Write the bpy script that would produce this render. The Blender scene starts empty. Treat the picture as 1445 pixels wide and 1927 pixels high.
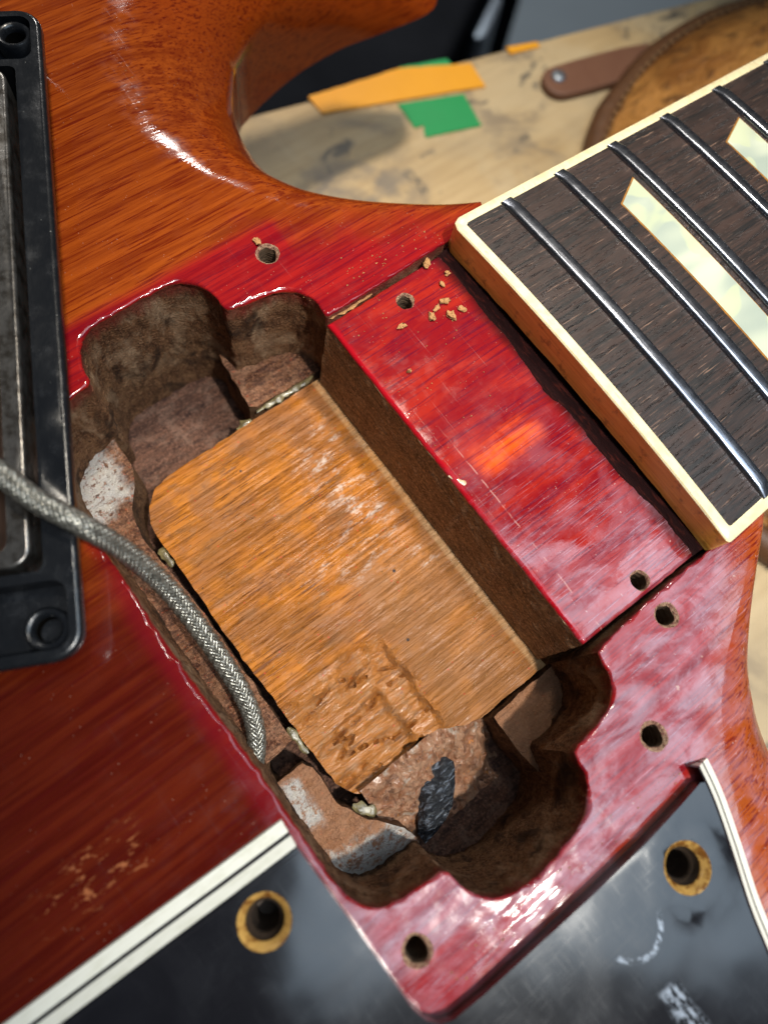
import bpy, math, random
import numpy as np
from mathutils import Vector, Matrix, noise, geometry
random.seed(7)
S = 0.001                      # all coordinates below are millimetres
scene = bpy.context.scene
COL = scene.collection

# ------------------------------------------------------------------ camera
cd = bpy.data.cameras.new('camera'); cam = bpy.data.objects.new('camera', cd); COL.objects.link(cam)
RIGHT = Vector((0.790188, -0.602720, 0.111050)); UP = Vector((0.555551, 0.780944, 0.285464)); FWD = Vector((0.258778, 0.163876, -0.951934))
CPOS = Vector((-55.391, -13.853, 86.032))
M = Matrix.Identity(4)
for i in range(3):
    M[i][0] = RIGHT[i]; M[i][1] = UP[i]; M[i][2] = -FWD[i]; M[i][3] = CPOS[i]*S
cam.matrix_world = M
cd.sensor_fit = 'VERTICAL'; cd.sensor_height = 36; cd.sensor_width = 36; cd.lens = 1338.0/1927*36
cd.clip_start = 0.002; cd.clip_end = 20
cd.dof.use_dof = True; cd.dof.focus_distance = 0.099; cd.dof.aperture_fstop = 24.996/1000/0.0018
scene.camera = cam

# ------------------------------------------------------------------ light and exposure
w = bpy.data.worlds.new('World'); scene.world = w; w.use_nodes = True
bg = w.node_tree.nodes['Background']; bg.inputs[0].default_value = (0.75, 0.80, 0.9, 1); bg.inputs[1].default_value = 0.03
def aim(o, pos, target):
    o.location = Vector(pos)*S
    d = (Vector(target)-Vector(pos)).normalized()
    o.rotation_euler = d.to_track_quat('-Z', 'Y').to_euler()
def spot(name, pos, target, power, color, radius, cone, blend):
    l = bpy.data.lights.new(name, 'SPOT'); o = bpy.data.objects.new(name, l); COL.objects.link(o)
    l.energy = power; l.color = color; l.shadow_soft_size = radius*S; l.spot_size = math.radians(cone); l.spot_blend = blend
    aim(o, pos, target); return o
def area(name, pos, target, power, color, sx, sy):
    l = bpy.data.lights.new(name, 'AREA'); o = bpy.data.objects.new(name, l); COL.objects.link(o)
    l.energy = power; l.color = color; l.shape = 'RECTANGLE'; l.size = sx*S; l.size_y = sy*S
    aim(o, pos, target); return o
spot('bench_lamp_treble', (4, -160, 470), (-6, -40, 0), 12.5, (1.0, 0.95, 0.86), 9, 25, 0.7)
spot('bench_lamp_bass', (95, 112, 460), (30, 90, 0), 9.0, (1.0, 0.91, 0.77), 24, 32, 0.6)
panel = area('panel_lamp', (30, -86, 250), (30, -86, 0), 0.56, (0.66, 0.83, 1.0), 222, 193)
panel.rotation_euler = (0, 0, math.radians(-37.4))
spot('floor_fill', (420, 900, 700), (420, 700, -760), 62, (0.93, 0.98, 1.0), 60, 75, 0.6)  # added fill light, unseen, only brightens the floor beyond the bench
spot('far_lamp', (293, 589, 348), (-20, 68, 0), 4, (1.0, 0.96, 0.9), 22, 26, 0.6)

vs = scene.view_settings
vs.view_transform = 'Standard'; vs.look = 'None'; vs.exposure = 0; vs.gamma = 1; vs.use_curve_mapping = False
scene.cycles.max_bounces = 6
scene.cycles.use_denoising = True

# ------------------------------------------------------------------ shader helpers
class V:
    def __init__(s, sh, sock): s.sh = sh; s.k = sock
    def _m(s, op, o, r=False):
        a, b = (o, s) if r else (s, o)
        return s.sh.math(op, a, b)
    def __add__(s, o): return s._m('ADD', o)
    def __radd__(s, o): return s._m('ADD', o)
    def __sub__(s, o): return s._m('SUBTRACT', o)
    def __rsub__(s, o): return s._m('SUBTRACT', o, True)
    def __mul__(s, o): return s._m('MULTIPLY', o)
    def __rmul__(s, o): return s._m('MULTIPLY', o)
    def __truediv__(s, o): return s._m('DIVIDE', o)
class Sh:
    def __init__(s, name):
        s.m = bpy.data.materials.new(name); s.m.use_nodes = True
        s.nt = s.m.node_tree; s.b = s.nt.nodes['Principled BSDF']
        tc = s.nt.nodes.new('ShaderNodeTexCoord')
        v = s.nt.nodes.new('ShaderNodeVectorMath'); v.operation = 'SCALE'; v.inputs['Scale'].default_value = 1000
        s.nt.links.new(tc.outputs['Object'], v.inputs[0]); s.P = V(s, v.outputs[0])
        sp = s.nt.nodes.new('ShaderNodeSeparateXYZ'); s.nt.links.new(v.outputs[0], sp.inputs[0])
        s.x, s.y, s.z = (V(s, sp.outputs[i]) for i in range(3))
    def put(s, sock, val):
        if isinstance(val, V): s.nt.links.new(val.k, sock)
        elif isinstance(val, (tuple, list)): sock.default_value = tuple(val) + ((1,) if len(val) == 3 and len(sock.default_value) == 4 else ())
        else: sock.default_value = val
    def math(s, op, a, b=0.0, c=None, clamp=False):
        n = s.nt.nodes.new('ShaderNodeMath'); n.operation = op; n.use_clamp = clamp
        s.put(n.inputs[0], a); s.put(n.inputs[1], b)
        if c is not None: s.put(n.inputs[2], c)
        return V(s, n.outputs[0])
    def ss(s, v, a, b):                      # smoothstep, a may exceed b
        n = s.nt.nodes.new('ShaderNodeMapRange'); n.interpolation_type = 'SMOOTHSTEP'
        s.put(n.inputs['Value'], v)
        n.inputs['From Min'].default_value = min(a, b); n.inputs['From Max'].default_value = max(a, b)
        n.inputs['To Min'].default_value = 0 if a < b else 1; n.inputs['To Max'].default_value = 1 if a < b else 0
        return V(s, n.outputs[0])
    def vec(s, scale=(1, 1, 1), loc=(0, 0, 0), rot=(0, 0, 0)):
        n = s.nt.nodes.new('ShaderNodeMapping'); s.nt.links.new(s.P.k, n.inputs[0])
        n.inputs['Scale'].default_value = scale; n.inputs['Location'].default_value = loc; n.inputs['Rotation'].default_value = rot
        return V(s, n.outputs[0])
    def noise(s, scale=(1, 1, 1), detail=4, rough=0.55, dist=0.0, loc=(0, 0, 0), rot=(0, 0, 0)):
        if not isinstance(scale, tuple): scale = (scale,)*3
        n = s.nt.nodes.new('ShaderNodeTexNoise'); v = s.vec(scale, loc, rot); s.nt.links.new(v.k, n.inputs['Vector'])
        n.inputs['Scale'].default_value = 1; n.inputs['Detail'].default_value = detail; n.inputs['Roughness'].default_value = rough; n.inputs['Distortion'].default_value = dist
        return V(s, n.outputs['Fac'])
    def voro(s, scale, feature='F1', loc=(0, 0, 0), rot=(0, 0, 0)):
        if not isinstance(scale, tuple): scale = (scale,)*3
        n = s.nt.nodes.new('ShaderNodeTexVoronoi'); n.feature = feature; v = s.vec(scale, loc, rot); s.nt.links.new(v.k, n.inputs['Vector'])
        n.inputs['Scale'].default_value = 1
        return V(s, n.outputs['Distance'])
    def mix(s, f, a, b, mode='MIX'):
        n = s.nt.nodes.new('ShaderNodeMix'); n.data_type = 'RGBA'; n.blend_type = mode
        s.put(n.inputs[0], f); s.put(n.inputs[6], a); s.put(n.inputs[7], b)
        return V(s, n.outputs[2])
    def box(s, x0, x1, y0, y1, e=1.0, wob=None):
        x, y = (s.x, s.y) if wob is None else (s.x+wob, s.y+wob)
        return s.ss(x, x0-e, x0+e)*s.ss(x, x1+e, x1-e)*s.ss(y, y0-e, y0+e)*s.ss(y, y1+e, y1-e)
    def bump(s, h, dist=0.1, strength=1.0, prev=None):
        n = s.nt.nodes.new('ShaderNodeBump'); s.put(n.inputs['Height'], h)
        n.inputs['Distance'].default_value = dist*S; n.inputs['Strength'].default_value = strength
        if prev is not None: s.nt.links.new(prev.k, n.inputs['Normal'])
        return V(s, n.outputs[0])
    def out(s, color=None, rough=None, normal=None, **kw):
        if color is not None: s.put(s.b.inputs['Base Color'], color)
        if rough is not None: s.put(s.b.inputs['Roughness'], rough)
        if normal is not None: s.put(s.b.inputs['Normal'], normal)
        for k, v in kw.items(): s.put(s.b.inputs[k.replace('_', ' ')], v)
        return s.m
MAT = {}

def wood_lines(s, loc=(0, 0, 0)):
    a = s.noise((0.035, 0.75, 0.75), 5, 0.68, 0.3, loc)              # broad figure
    b = s.noise((0.10, 2.9, 2.9), 3, 0.65, 0.2, (3+loc[0], 1, 2))    # pore streaks
    c = s.noise((0.5, 7.0, 7.0), 2, 0.5, 0.0, (9, 4, loc[0]))       # fine fibres
    return a, b, c

def lacquer(name, tenon=False):
    s = Sh(name)
    a, b, c = wood_lines(s)
    big = s.noise(0.045, 3, 0.5)
    wob = (s.noise(0.16, 4, 0.6)-0.5)*7
    streak = s.ss(b, 0.50, 0.64)
    fig = s.ss(a, 0.36, 0.66)
    # amber faded top
    amber = s.mix(fig, (0.285, 0.054, 0.006), (0.155, 0.021, 0.003))
    amber = s.mix(streak*0.85, amber, (0.10, 0.006, 0.002))
    horn = s.ss(s.x*0.55+s.y*0.35+wob*0.5, 18, 27)
    amber = s.mix(horn*0.75, amber, s.mix(streak, (0.26, 0.040, 0.004), (0.10, 0.008, 0.003)))
    amber = s.mix(s.ss(c, 0.5, 0.75)*0.35, amber, (0.20, 0.035, 0.006))
    # cherry where the pickup frame kept the light off
    cherry = s.mix(fig, (0.27, 0.010, 0.009), (0.16, 0.003, 0.007))
    cherry = s.mix(streak*0.75, cherry, (0.11, 0.004, 0.012))
    if tenon:
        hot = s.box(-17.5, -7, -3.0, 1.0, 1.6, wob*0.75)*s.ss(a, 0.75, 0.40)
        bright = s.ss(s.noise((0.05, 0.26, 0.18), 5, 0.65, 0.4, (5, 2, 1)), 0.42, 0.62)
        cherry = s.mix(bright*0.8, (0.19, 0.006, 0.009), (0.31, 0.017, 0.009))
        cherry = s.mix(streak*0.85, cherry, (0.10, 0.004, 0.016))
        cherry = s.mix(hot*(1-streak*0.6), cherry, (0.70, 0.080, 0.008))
        col = cherry
        edge = s.ss(s.x+wob*0.15, -20.6, -21.4)
        col = s.mix(edge, col, (0.32, 0.004, 0.010))
        line = s.ss(s.math('ABSOLUTE', s.x+18.3+(s.noise(0.3)-0.5)*0.5), 0.14, 0.05)*s.ss(s.y, 8, -2)
        col = s.mix(line*0.45*s.ss(s.noise(0.5, 3, 0.6), 0.42, 0.58), col, (0.55, 0.30, 0.25))
        end_dark = s.ss(s.x+wob*0.3, -3.6, -1.4)
        col = s.mix(end_dark*0.9, col, (0.035, 0.004, 0.005))  # colour darkens towards the fretboard end
        sheen_zone = s.ss(s.y+wob, 12, -22)
    else:
        pad = s.box(-63.4, -18.5, -47.2, 45.2, 1.2, wob*0.22)
        pad2 = s.ss(s.x+wob*0.5, -26, -21)*s.ss(s.y+wob*1.5+s.x*0.5, 39, 27)
        pad = s.math('MAXIMUM', pad, pad2)
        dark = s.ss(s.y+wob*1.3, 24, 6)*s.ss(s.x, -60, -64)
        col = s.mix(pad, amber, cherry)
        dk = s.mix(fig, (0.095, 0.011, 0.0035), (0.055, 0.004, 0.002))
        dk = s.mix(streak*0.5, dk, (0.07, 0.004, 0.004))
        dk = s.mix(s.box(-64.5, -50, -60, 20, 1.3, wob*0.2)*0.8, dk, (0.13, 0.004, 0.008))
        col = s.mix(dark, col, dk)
        # the treble horn kept a brown rim under the finish
        rim = s.ss(s.x*0.62-s.y*0.78+wob*0.25, 21.5, 29.5)*s.ss(s.y, -20, -30)
        col = s.mix(rim*0.75, col, s.mix(streak, (0.33, 0.075, 0.010), (0.14, 0.015, 0.004)))
        sc = s.box(-88, -76, -15.5, -11, 1.2, wob*0.6)*s.ss(s.noise((0.5, 1.2, 1), 4, 0.7, 0.4, (2, 7, 7)), 0.55, 0.64)
        col = s.mix(sc*0.7, col, (0.38, 0.13, 0.05))
        # chip and bare wear
        wear = s.ss(s.noise(0.9, 3, 0.5, 0, (4, 4, 4)), 0.70, 0.74)*s.box(-24, 6, -45, -29, 2)
        col = s.mix(wear*0.8, col, (0.40, 0.22, 0.16))
        brown = s.box(-36, -28.5, 0, 60, 1.5, wob*0.2)*s.box(-55, -44, 44.5, 49.5, 1.5, wob*.3)
        sheen_zone = s.ss(s.y*-1+wob, 20, 34)
    flecks = s.ss(s.voro((1.6, 1.6, 1.6), loc=(2, 5, 1)), 0.13, 0.06)*s.ss(s.noise(0.25, 2, 0.5, 0, (7, 7, 7)), 0.52, 0.62)
    col = s.mix(flecks*0.55, col, (0.45, 0.25, 0.18))
    # cloudy lavender lamp sheen, painted into the base colour on the treble side
    sheen = s.ss(s.noise((0.14, 0.20, 0.2), 6, 0.65, 0.5, (1, 8, 2)), 0.40, 0.68)
    col = s.mix(sheen*sheen_zone*0.28, col, (0.42, 0.24, 0.30))
    scr = s.ss(s.noise((5.5, 0.10, 1), 2, 0.5, 0, (0, 0, 0), (0, 0, 0.15)), 0.62, 0.76)
    scr2 = s.ss(s.noise((0.2, 6.0, 1), 2, 0.5, 0, (6, 0, 0), (0, 0, 0.35)), 0.62, 0.72)
    dust = s.ss(s.noise(1.7, 2, 0.6, 0, (5, 1, 5)), 0.70, 0.76)*sheen_zone
    col = s.mix(dust*0.5, col, (0.55, 0.42, 0.40))
    col = s.mix(scr2*0.40*sheen_zone, col, (0.48, 0.30, 0.38))
    dent = s.noise(0.12, 1, 0.5, 0, (2, 9, 4))
    h = dent*0.8 + s.noise(1.1, 2, 0.6, 0, (5, 5, 5))*0.05 - streak*0.03
    n = s.bump(h, 0.15, 0.5)
    cr = 0.06 + 0.10*s.ss(s.noise(0.35, 3, 0.6, 0, (3, 1, 7)), 0.35, 0.7) + scr*0.12 - sheen_zone*0.02
    patch_ = s.ss(s.noise((0.13, 0.26, 0.2), 6, 0.7, 0.6, (11, 3, 2)), 0.40, 0.60)
    cwt = 1.0-sheen_zone*(1-patch_)*0.72-sheen_zone*scr*0.3
    if not tenon: cwt = cwt-0.75*s.ss(s.x, -1, 5)*s.ss(s.y, 74, 80)
    return s.out(col, 0.42, n, Coat_Weight=cwt, Coat_Roughness=cr, Coat_IOR=1.55+0.22*sheen_zone, Coat_Normal=n, Specular_IOR_Level=0.0)
MAT['lacquer'] = lacquer('old_lacquer_body')
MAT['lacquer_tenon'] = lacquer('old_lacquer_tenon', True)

def raw(name, c1, c2, c3, along='x', bumpd=0.5):
    s = Sh(name)
    sc = {'x': (0.12, 1.4, 1.4), 'y': (1.4, 0.3, 1.4), 'z': (1.3, 1.3, 0.25)}[along]
    f = s.noise(sc, 5, 0.65, 0.5); f2 = s.noise(0.35, 4, 0.6, 0.4, (3, 3, 3)); f3 = s.noise(2.6, 3, 0.7)
    col = s.mix(s.ss(f, 0.35, 0.65), c1, c2)
    col = s.mix(s.ss(f2, 0.45, 0.68)*0.75, col, c3)
    col = s.mix(s.ss(f3, 0.52, 0.66)*0.6, col, tuple(min(1, v*1.8+0.03) for v in c1))
    col = s.mix(s.ss(f3, 0.46, 0.36)*0.6, col, tuple(v*0.35 for v in c2))
    n = s.bump(f3*0.8+f*0.8, bumpd, 0.9)
    return s, col, n
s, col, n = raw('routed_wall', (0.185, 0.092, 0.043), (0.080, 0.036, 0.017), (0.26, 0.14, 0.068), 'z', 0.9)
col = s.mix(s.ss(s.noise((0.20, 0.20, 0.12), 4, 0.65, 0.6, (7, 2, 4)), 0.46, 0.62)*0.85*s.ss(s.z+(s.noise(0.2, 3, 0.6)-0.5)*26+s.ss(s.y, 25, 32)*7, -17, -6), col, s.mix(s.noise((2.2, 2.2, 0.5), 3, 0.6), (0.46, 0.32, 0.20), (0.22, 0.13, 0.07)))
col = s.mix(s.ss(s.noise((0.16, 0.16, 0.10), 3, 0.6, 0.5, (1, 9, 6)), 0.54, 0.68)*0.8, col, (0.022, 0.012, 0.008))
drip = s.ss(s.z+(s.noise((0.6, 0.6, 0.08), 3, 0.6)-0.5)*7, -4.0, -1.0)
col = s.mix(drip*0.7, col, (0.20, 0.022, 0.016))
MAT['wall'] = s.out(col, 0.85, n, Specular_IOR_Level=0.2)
s, col, n = raw('riser_wood', (0.52, 0.31, 0.155), (0.20, 0.105, 0.050), (0.38, 0.205, 0.10), 'y', 0.9)
MAT['riser'] = s.out(col, 0.65, n, Specular_IOR_Level=0.35)
# shelves round the tenon: bare mahogany, paint splashes, glue film
s, col, n = raw('cavity_shelf', (0.24, 0.105, 0.052), (0.075, 0.026, 0.014), (0.33, 0.17, 0.095), 'x', 1.1)
wob = (s.noise(0.28, 5, 0.65, 0.3, (4, 2, 6))-0.5)*9
paint = s.math('MAXIMUM', s.box(-66, -55.2, 27, 39.5, 1.6, wob), s.math('MAXIMUM', s.box(-64, -50, -37, -30.5, 1.0, wob*0.9), s.box(-63, -60, -26, -19.2, 0.8, wob*0.5)))
paint = paint*s.ss(s.noise(1.1, 4, 0.7), 0.33, 0.48)*s.ss(s.noise(0.5, 4, 0.7, 0, (8, 8, 8)), 0.33, 0.45)
col = s.mix(paint*0.9, col, s.mix(s.noise(0.8), (0.62, 0.56, 0.46), (0.50, 0.49, 0.50)))
red = s.ss(s.noise(1.5, 3, 0.6, 0, (1, 6, 1)), 0.63, 0.70)
col = s.mix(red*0.6, col, (0.42, 0.06, 0.02))
bright = s.ss(s.y, -14, -20)
col = s.mix(bright*0.55*(1-paint), col, s.mix(s.noise(0.9, 4), (0.42, 0.17, 0.07), (0.50, 0.27, 0.15)))
MAT['shelf'] = s.out(col, s.ss(s.noise(0.7, 3), 0.35, 0.65)*0.45+0.28, n)
s, col, n = raw('well_floor', (0.14, 0.060, 0.034), (0.045, 0.017, 0.010), (0.20, 0.115, 0.080), 'x', 0.9)
MAT['wellfloor'] = s.out(col, 0.7, n)

# amber step of the tenon in the cavity
def step_mat():
    s = Sh('glue_sized_tenon')
    a, b, c = wood_lines(s, (2, 0, 0))
    blot = s.noise(0.14, 5, 0.6, 0.4, (3, 5, 1))
    col = s.mix(s.ss(a, 0.34, 0.70)*0.7, (0.45, 0.150, 0.012), (0.27, 0.078, 0.008))
    col = s.mix(s.ss(s.noise(0.07, 3, 0.6, 0.5, (8, 3, 1)), 0.42, 0.62)*0.6, col, (0.19, 0.070, 0.018))
    col = s.mix(s.ss(blot, 0.46, 0.64)*0.75, col, (0.235, 0.090, 0.030))
    col = s.mix(s.ss(b, 0.55, 0.64)*s.ss(s.noise(0.2, 3, 0.6, 0, (2, 2, 9)), 0.40, 0.58)*0.85, col, (0.11, 0.032, 0.006))
    l1 = s.noise((0.07, 1.5, 1.5), 5, 0.75, 0.25, (6, 3, 2)); l2 = s.noise((0.16, 2.2, 2.2), 4, 0.75, 0.2, (1, 3, 8))
    col = s.mix(s.ss(l1, 0.54, 0.66)*0.28, col, (0.13, 0.038, 0.006))
    col = s.mix(s.ss(l2, 0.57, 0.62)*0.7*s.ss(s.noise(0.12, 3, 0.6, 0.4, (5, 9, 3)), 0.42, 0.60), col, (0.09, 0.024, 0.004))
    col = s.mix(s.ss(s.noise((0.22, 0.5, 0.5), 5, 0.7, 0.6, (9, 9, 2)), 0.50, 0.66)*0.55, col, (0.235, 0.105, 0.040))
    col = s.mix(s.ss(s.noise(0.9, 4, 0.7, 0.3, (1, 9, 2)), 0.60, 0.70)*0.5, col, (0.12, 0.045, 0.015))
    right = s.ss(s.x+(s.noise(0.3, 4)-0.5)*4, -40, -36)*s.ss(s.y, 4, -6)
    col = s.mix(right*0.5, col, (0.29, 0.130, 0.048))
    # chalky residue, only along the middle of the step
    wob = (s.noise(0.35, 5, 0.7, 0.5, (4, 2, 9))-0.5)*9
    u = s.x+wob*0.9
    zone = s.math('MAXIMUM', s.box(-33, -25.5, 1, 20, 2.5, wob), s.box(-27.6, -24.6, -6.6, -3.0, 0.8, wob*0.35))
    zone = s.math('MAXIMUM', zone, s.box(-42, -28, -3, 7, 3, wob)*0.55)
    chalk = zone*s.ss(s.noise((0.25, 0.7, 1), 5, 0.7, 0.3, (2, 2, 2)), 0.50, 0.64)*s.ss(s.noise((1.6, 3.0, 2), 4, 0.7), 0.36, 0.56)
    col = s.mix(chalk*0.8, col, (0.55, 0.45, 0.38))
    gouge = s.box(-60, -39.2, -30, -10.2, 1.2, wob*0.35)*0.8
    gc = s.mix(s.noise((0.15, 0.8, 0.8), 5, 0.7, 0.4), (0.46, 0.17, 0.030), (0.26, 0.09, 0.018))
    gc = s.mix(s.ss(s.noise(0.6, 4, 0.6, 0, (9, 1, 2)), 0.5, 0.66)*0.55, gc, (0.33, 0.19, 0.10))
    gc = s.mix(s.ss(s.noise((0.22, 0.9, 1), 4, 0.65, 0.5, (3, 1, 2)), 0.56, 0.64)*0.8, gc, (0.16, 0.07, 0.03))
    col = s.mix(gouge, col, gc)
    specks = s.ss(s.voro(0.55, loc=(4, 1, 0)), 0.10, 0.05)
    col = s.mix(specks*0.7, col, (0.45, 0.05, 0.02))
    black = s.ss(s.voro(0.17, loc=(1, 7, 0)), 0.055, 0.03)
    col = s.mix(black, col, (0.03, 0.02, 0.02))
    lip = s.ss(s.x, -23.9, -23.2)
    col = s.mix(lip*0.7*s.noise(2.0, 3), col, (0.62, 0.42, 0.22))
    h = s.ss(b, 0.45, 0.7)*-0.30+s.noise(0.5, 3, 0.6)*0.4+s.noise(3, 2, 0.6)*(0.10+gouge*0.35)
    n = s.bump(h-s.ss(l1, 0.5, 0.62)*0.3, 0.3, 0.85)
    wet = s.ss(s.noise(0.28, 3, 0.6, 0.3, (6, 6, 6)), 0.45, 0.6)
    return s.out(col, 0.60-wet*0.15, n, Specular_IOR_Level=0.25, Coat_Weight=wet*0.10+gouge*0.5, Coat_Roughness=0.16, Coat_Normal=n)
MAT['step'] = step_mat()

s = Sh('rosewood')
f = s.noise((0.035, 2.0, 2), 6, 0.7, 0.15); g = s.noise((0.03, 0.4, 0.5), 4, 0.6); p = s.noise((0.07, 2.8, 3), 3, 0.65, 0.1, (5, 5, 5)); q = s.noise((0.12, 4.0, 3), 3, 0.6, 0, (8, 1, 5))
col = s.mix(s.ss(f, 0.38, 0.62), (0.030, 0.015, 0.011), (0.006, 0.005, 0.005))
col = s.mix(s.ss(g, 0.45, 0.65)*0.5, col, (0.036, 0.019, 0.014))
col = s.mix(s.ss(q, 0.64, 0.70)*0.75, col, (0.21, 0.125, 0.085))
col = s.mix(s.ss(p, 0.60, 0.68)*0.9, col, (0.006, 0.005, 0.005))
n = s.bump(f*0.4-s.ss(p, 0.58, 0.68)*0.7, 0.16, 0.8)
MAT['rosewood'] = s.out(col, 0.34+0.18*s.noise(0.4, 3), n, Specular_IOR_Level=0.6)
s = Sh('cream_binding'); t = s.noise((0.6, 0.6, 2), 4, 0.6)
col = s.mix(s.ss(t, 0.4, 0.7)*0.6, (0.72, 0.62, 0.38), (0.58, 0.46, 0.24)); scr = s.ss(s.noise((4, 0.5, 1), 2, 0.5), 0.62, 0.70)
MAT['cream'] = s.out(s.mix(scr*0.4, col, (0.40, 0.28, 0.14)), 0.32, s.bump(t, 0.08, 0.6), Subsurface_Weight=0.0)
s = Sh('amber_binding'); t = s.noise((2, 0.12, 2.2), 5, 0.6)
edge = s.ss(s.z+(s.noise(1.2, 4)-0.5)*1.0, 0.35, -0.25)
col = s.mix(s.ss(t, 0.35, 0.7), (0.95, 0.60, 0.12), (0.76, 0.41, 0.06)); col = s.mix(edge*0.4, col, (0.5, 0.26, 0.05))
col = s.mix(s.ss(s.noise(0.5, 4, 0.6), 0.55, 0.7)*0.5, col, (0.16, 0.05, 0.01))
MAT['amber'] = s.out(col, 0.35, s.bump(t, 0.1, 0.6), Coat_Weight=0.4)
s = Sh('nickel_silver'); t = s.noise((1.0, 0.12, 2), 4, 0.6)
MAT['fret'] = s.out(s.mix(t, (0.40, 0.42, 0.47), (0.17, 0.18, 0.22)), 0.20+0.14*s.noise(0.9, 3), s.bump(s.noise((3, 0.25, 2), 3, 0.5), 0.05, 0.5), Metallic=1.0)
s = Sh('pearloid'); v = s.noise((0.09, 0.09, 0.09), 2, 0.4, 1.6, (2, 2, 2)); v2 = s.noise((0.05, 0.11, 0.2), 2, 0.5, 0.3, (6, 1, 2), (0, 0, 0.4))
col = s.mix(s.ss(v2, 0.36, 0.62), (0.29, 0.33, 0.28), (0.48, 0.50, 0.38)); col = s.mix(s.ss(v, 0.5, 0.56)*0.6, col, (0.44, 0.47, 0.29))
MAT['pearl'] = s.out(col, 0.16, s.bump(v2, 0.15, 0.5), Coat_Weight=0.25, Coat_Roughness=0.08)
s = Sh('burnt_inlay_edge'); MAT['burnt'] = s.out(s.mix(s.noise(1.2), (0.42, 0.17, 0.01), (0.05, 0.02, 0.006)), 0.5)
s = Sh('heel_dark'); t = s.noise((2, 0.4, 2), 4, 0.65)
MAT['heel'] = s.out(s.mix(s.ss(t, 0.5, 0.75), (0.010, 0.0025, 0.0025), (0.05, 0.009, 0.006)), 0.85, s.bump(t, 0.4, 0.9), Specular_IOR_Level=0.08)  # near-black tone for the strip below the fretboard end
s = Sh('glue'); t = s.noise(0.7, 4, 0.6)
MAT['glue'] = s.out(s.mix(s.ss(t, 0.35, 0.65), (0.20, 0.16, 0.07), (0.08, 0.06, 0.025)), 0.3, s.bump(t, 0.5, 0.6), Coat_Weight=0.25, Transmission_Weight=0.15)
s = Sh('clear_glue'); t = s.noise(0.9, 4, 0.6)
MAT['glue2'] = s.out(s.mix(s.ss(t, 0.35, 0.65), (0.56, 0.45, 0.32), (0.44, 0.27, 0.13)), 0.16, s.bump(t, 0.4, 0.7), Coat_Weight=0.8)
s = Sh('crust'); t = s.noise(0.55, 5, 0.7, 0.6); t2 = s.noise(0.42, 4, 0.6, 0.3, (5, 2, 3)); t3 = s.noise(2.6, 3, 0.7)
col = s.mix(s.ss(t, 0.40, 0.60), (0.27, 0.11, 0.050), (0.40, 0.22, 0.13)); col = s.mix(s.ss(t2, 0.58, 0.66)*0.55, col, (0.46, 0.41, 0.34)); col = s.mix(s.ss(t2, 0.44, 0.36)*0.7, col, (0.13, 0.06, 0.035))
col = s.mix(s.ss(s.noise(1.4, 3, 0.5, 0, (1, 1, 8)), 0.66, 0.70), col, (0.50, 0.20, 0.05))
MAT['crust'] = s.out(col, 0.38, s.bump(t+t3*0.5, 0.9, 1.0), Coat_Weight=0.3, Coat_Roughness=0.25)
s = Sh('black_tape'); t = s.noise((0.6, 1.6, 1), 5, 0.65, 0.5)
MAT['tape_black'] = s.out(s.mix(s.ss(t, 0.5, 0.75), (0.012, 0.014, 0.018), (0.20, 0.23, 0.28)), 0.22, s.bump(t, 0.8, 0.9))
s = Sh('hole_wall'); t = s.noise((2, 2, 5), 4, 0.6)
MAT['hole'] = s.out(s.mix(t, (0.06, 0.035, 0.018), (0.16, 0.095, 0.05)), 0.8, s.bump(s.noise((0.5, 0.5, 4), 2), 0.5, 0.8))
s = Sh('hole_chipped_rim'); t = s.noise(2.2, 4, 0.6)
MAT['holerim'] = s.out(s.mix(s.ss(t, 0.4, 0.65), (0.36, 0.22, 0.13), (0.20, 0.07, 0.05)), 0.55, s.bump(t, 0.6, 1.0))
# pickguard
s = Sh('black_pickguard'); sw = s.noise((0.06, 0.06, 1), 2, 0.5, 0.4); fine = s.noise((7, 0.35, 1), 2, 0.5, 0, (0, 0, 0), (0, 0, 0.6)); fine2 = s.noise((0.3, 8, 1), 2, 0.5, 0, (4, 2, 0), (0, 0, -0.4))
smud = s.ss(s.noise(0.10, 4, 0.6, 0.5, (7, 3, 0)), 0.42, 0.68)
scr = s.math('MAXIMUM', s.ss(fine, 0.60, 0.70), s.ss(fine2, 0.62, 0.70))
wq = (s.noise(0.5, 3, 0.6)-0.5)*1.2
arc = s.ss(s.math('ABSOLUTE', s.math('SQRT', (s.x+39.2)*(s.x+39.2)+(s.y+52.4)*(s.y+52.4))-3.6+wq*0.3), 0.42, 0.12)*s.ss(s.y+wq, -53.2, -54.4)
arc = s.math('MAXIMUM', arc, s.box(-41.2, -38.8, -66, -59.4, 0.5, wq))
scuff = arc*s.ss(s.noise((2.2, 0.9, 1), 4, 0.7), 0.44, 0.58)*0.8
n = s.bump(sw*1.3, 0.3, 0.6)
MAT['black'] = s.out(s.mix(scuff, s.mix(smud*0.15, (0.006, 0.006, 0.008), (0.02, 0.021, 0.026)), (0.30, 0.34, 0.40)), 0.13+smud*0.03+scr*0.04, n, IOR=1.52)
s = Sh('white_lamination'); t = s.noise((0.5, 0.5, 3), 4, 0.6)
MAT['white'] = s.out(s.mix(s.ss(t, 0.45, 0.75)*0.5, (0.74, 0.73, 0.64), (0.55, 0.54, 0.42)), 0.35, s.bump(t, 0.06, 0.5))
s = Sh('black_lamination'); MAT['blackline'] = s.out((0.014, 0.013, 0.016), 0.35)
s = Sh('cut_edge'); t = s.noise((0.3, 0.3, 5), 3, 0.6)
MAT['cutedge'] = s.out(s.mix(s.ss(t, 0.4, 0.65), (0.016, 0.008, 0.006), (0.055, 0.022, 0.014)), 0.3)
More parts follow.
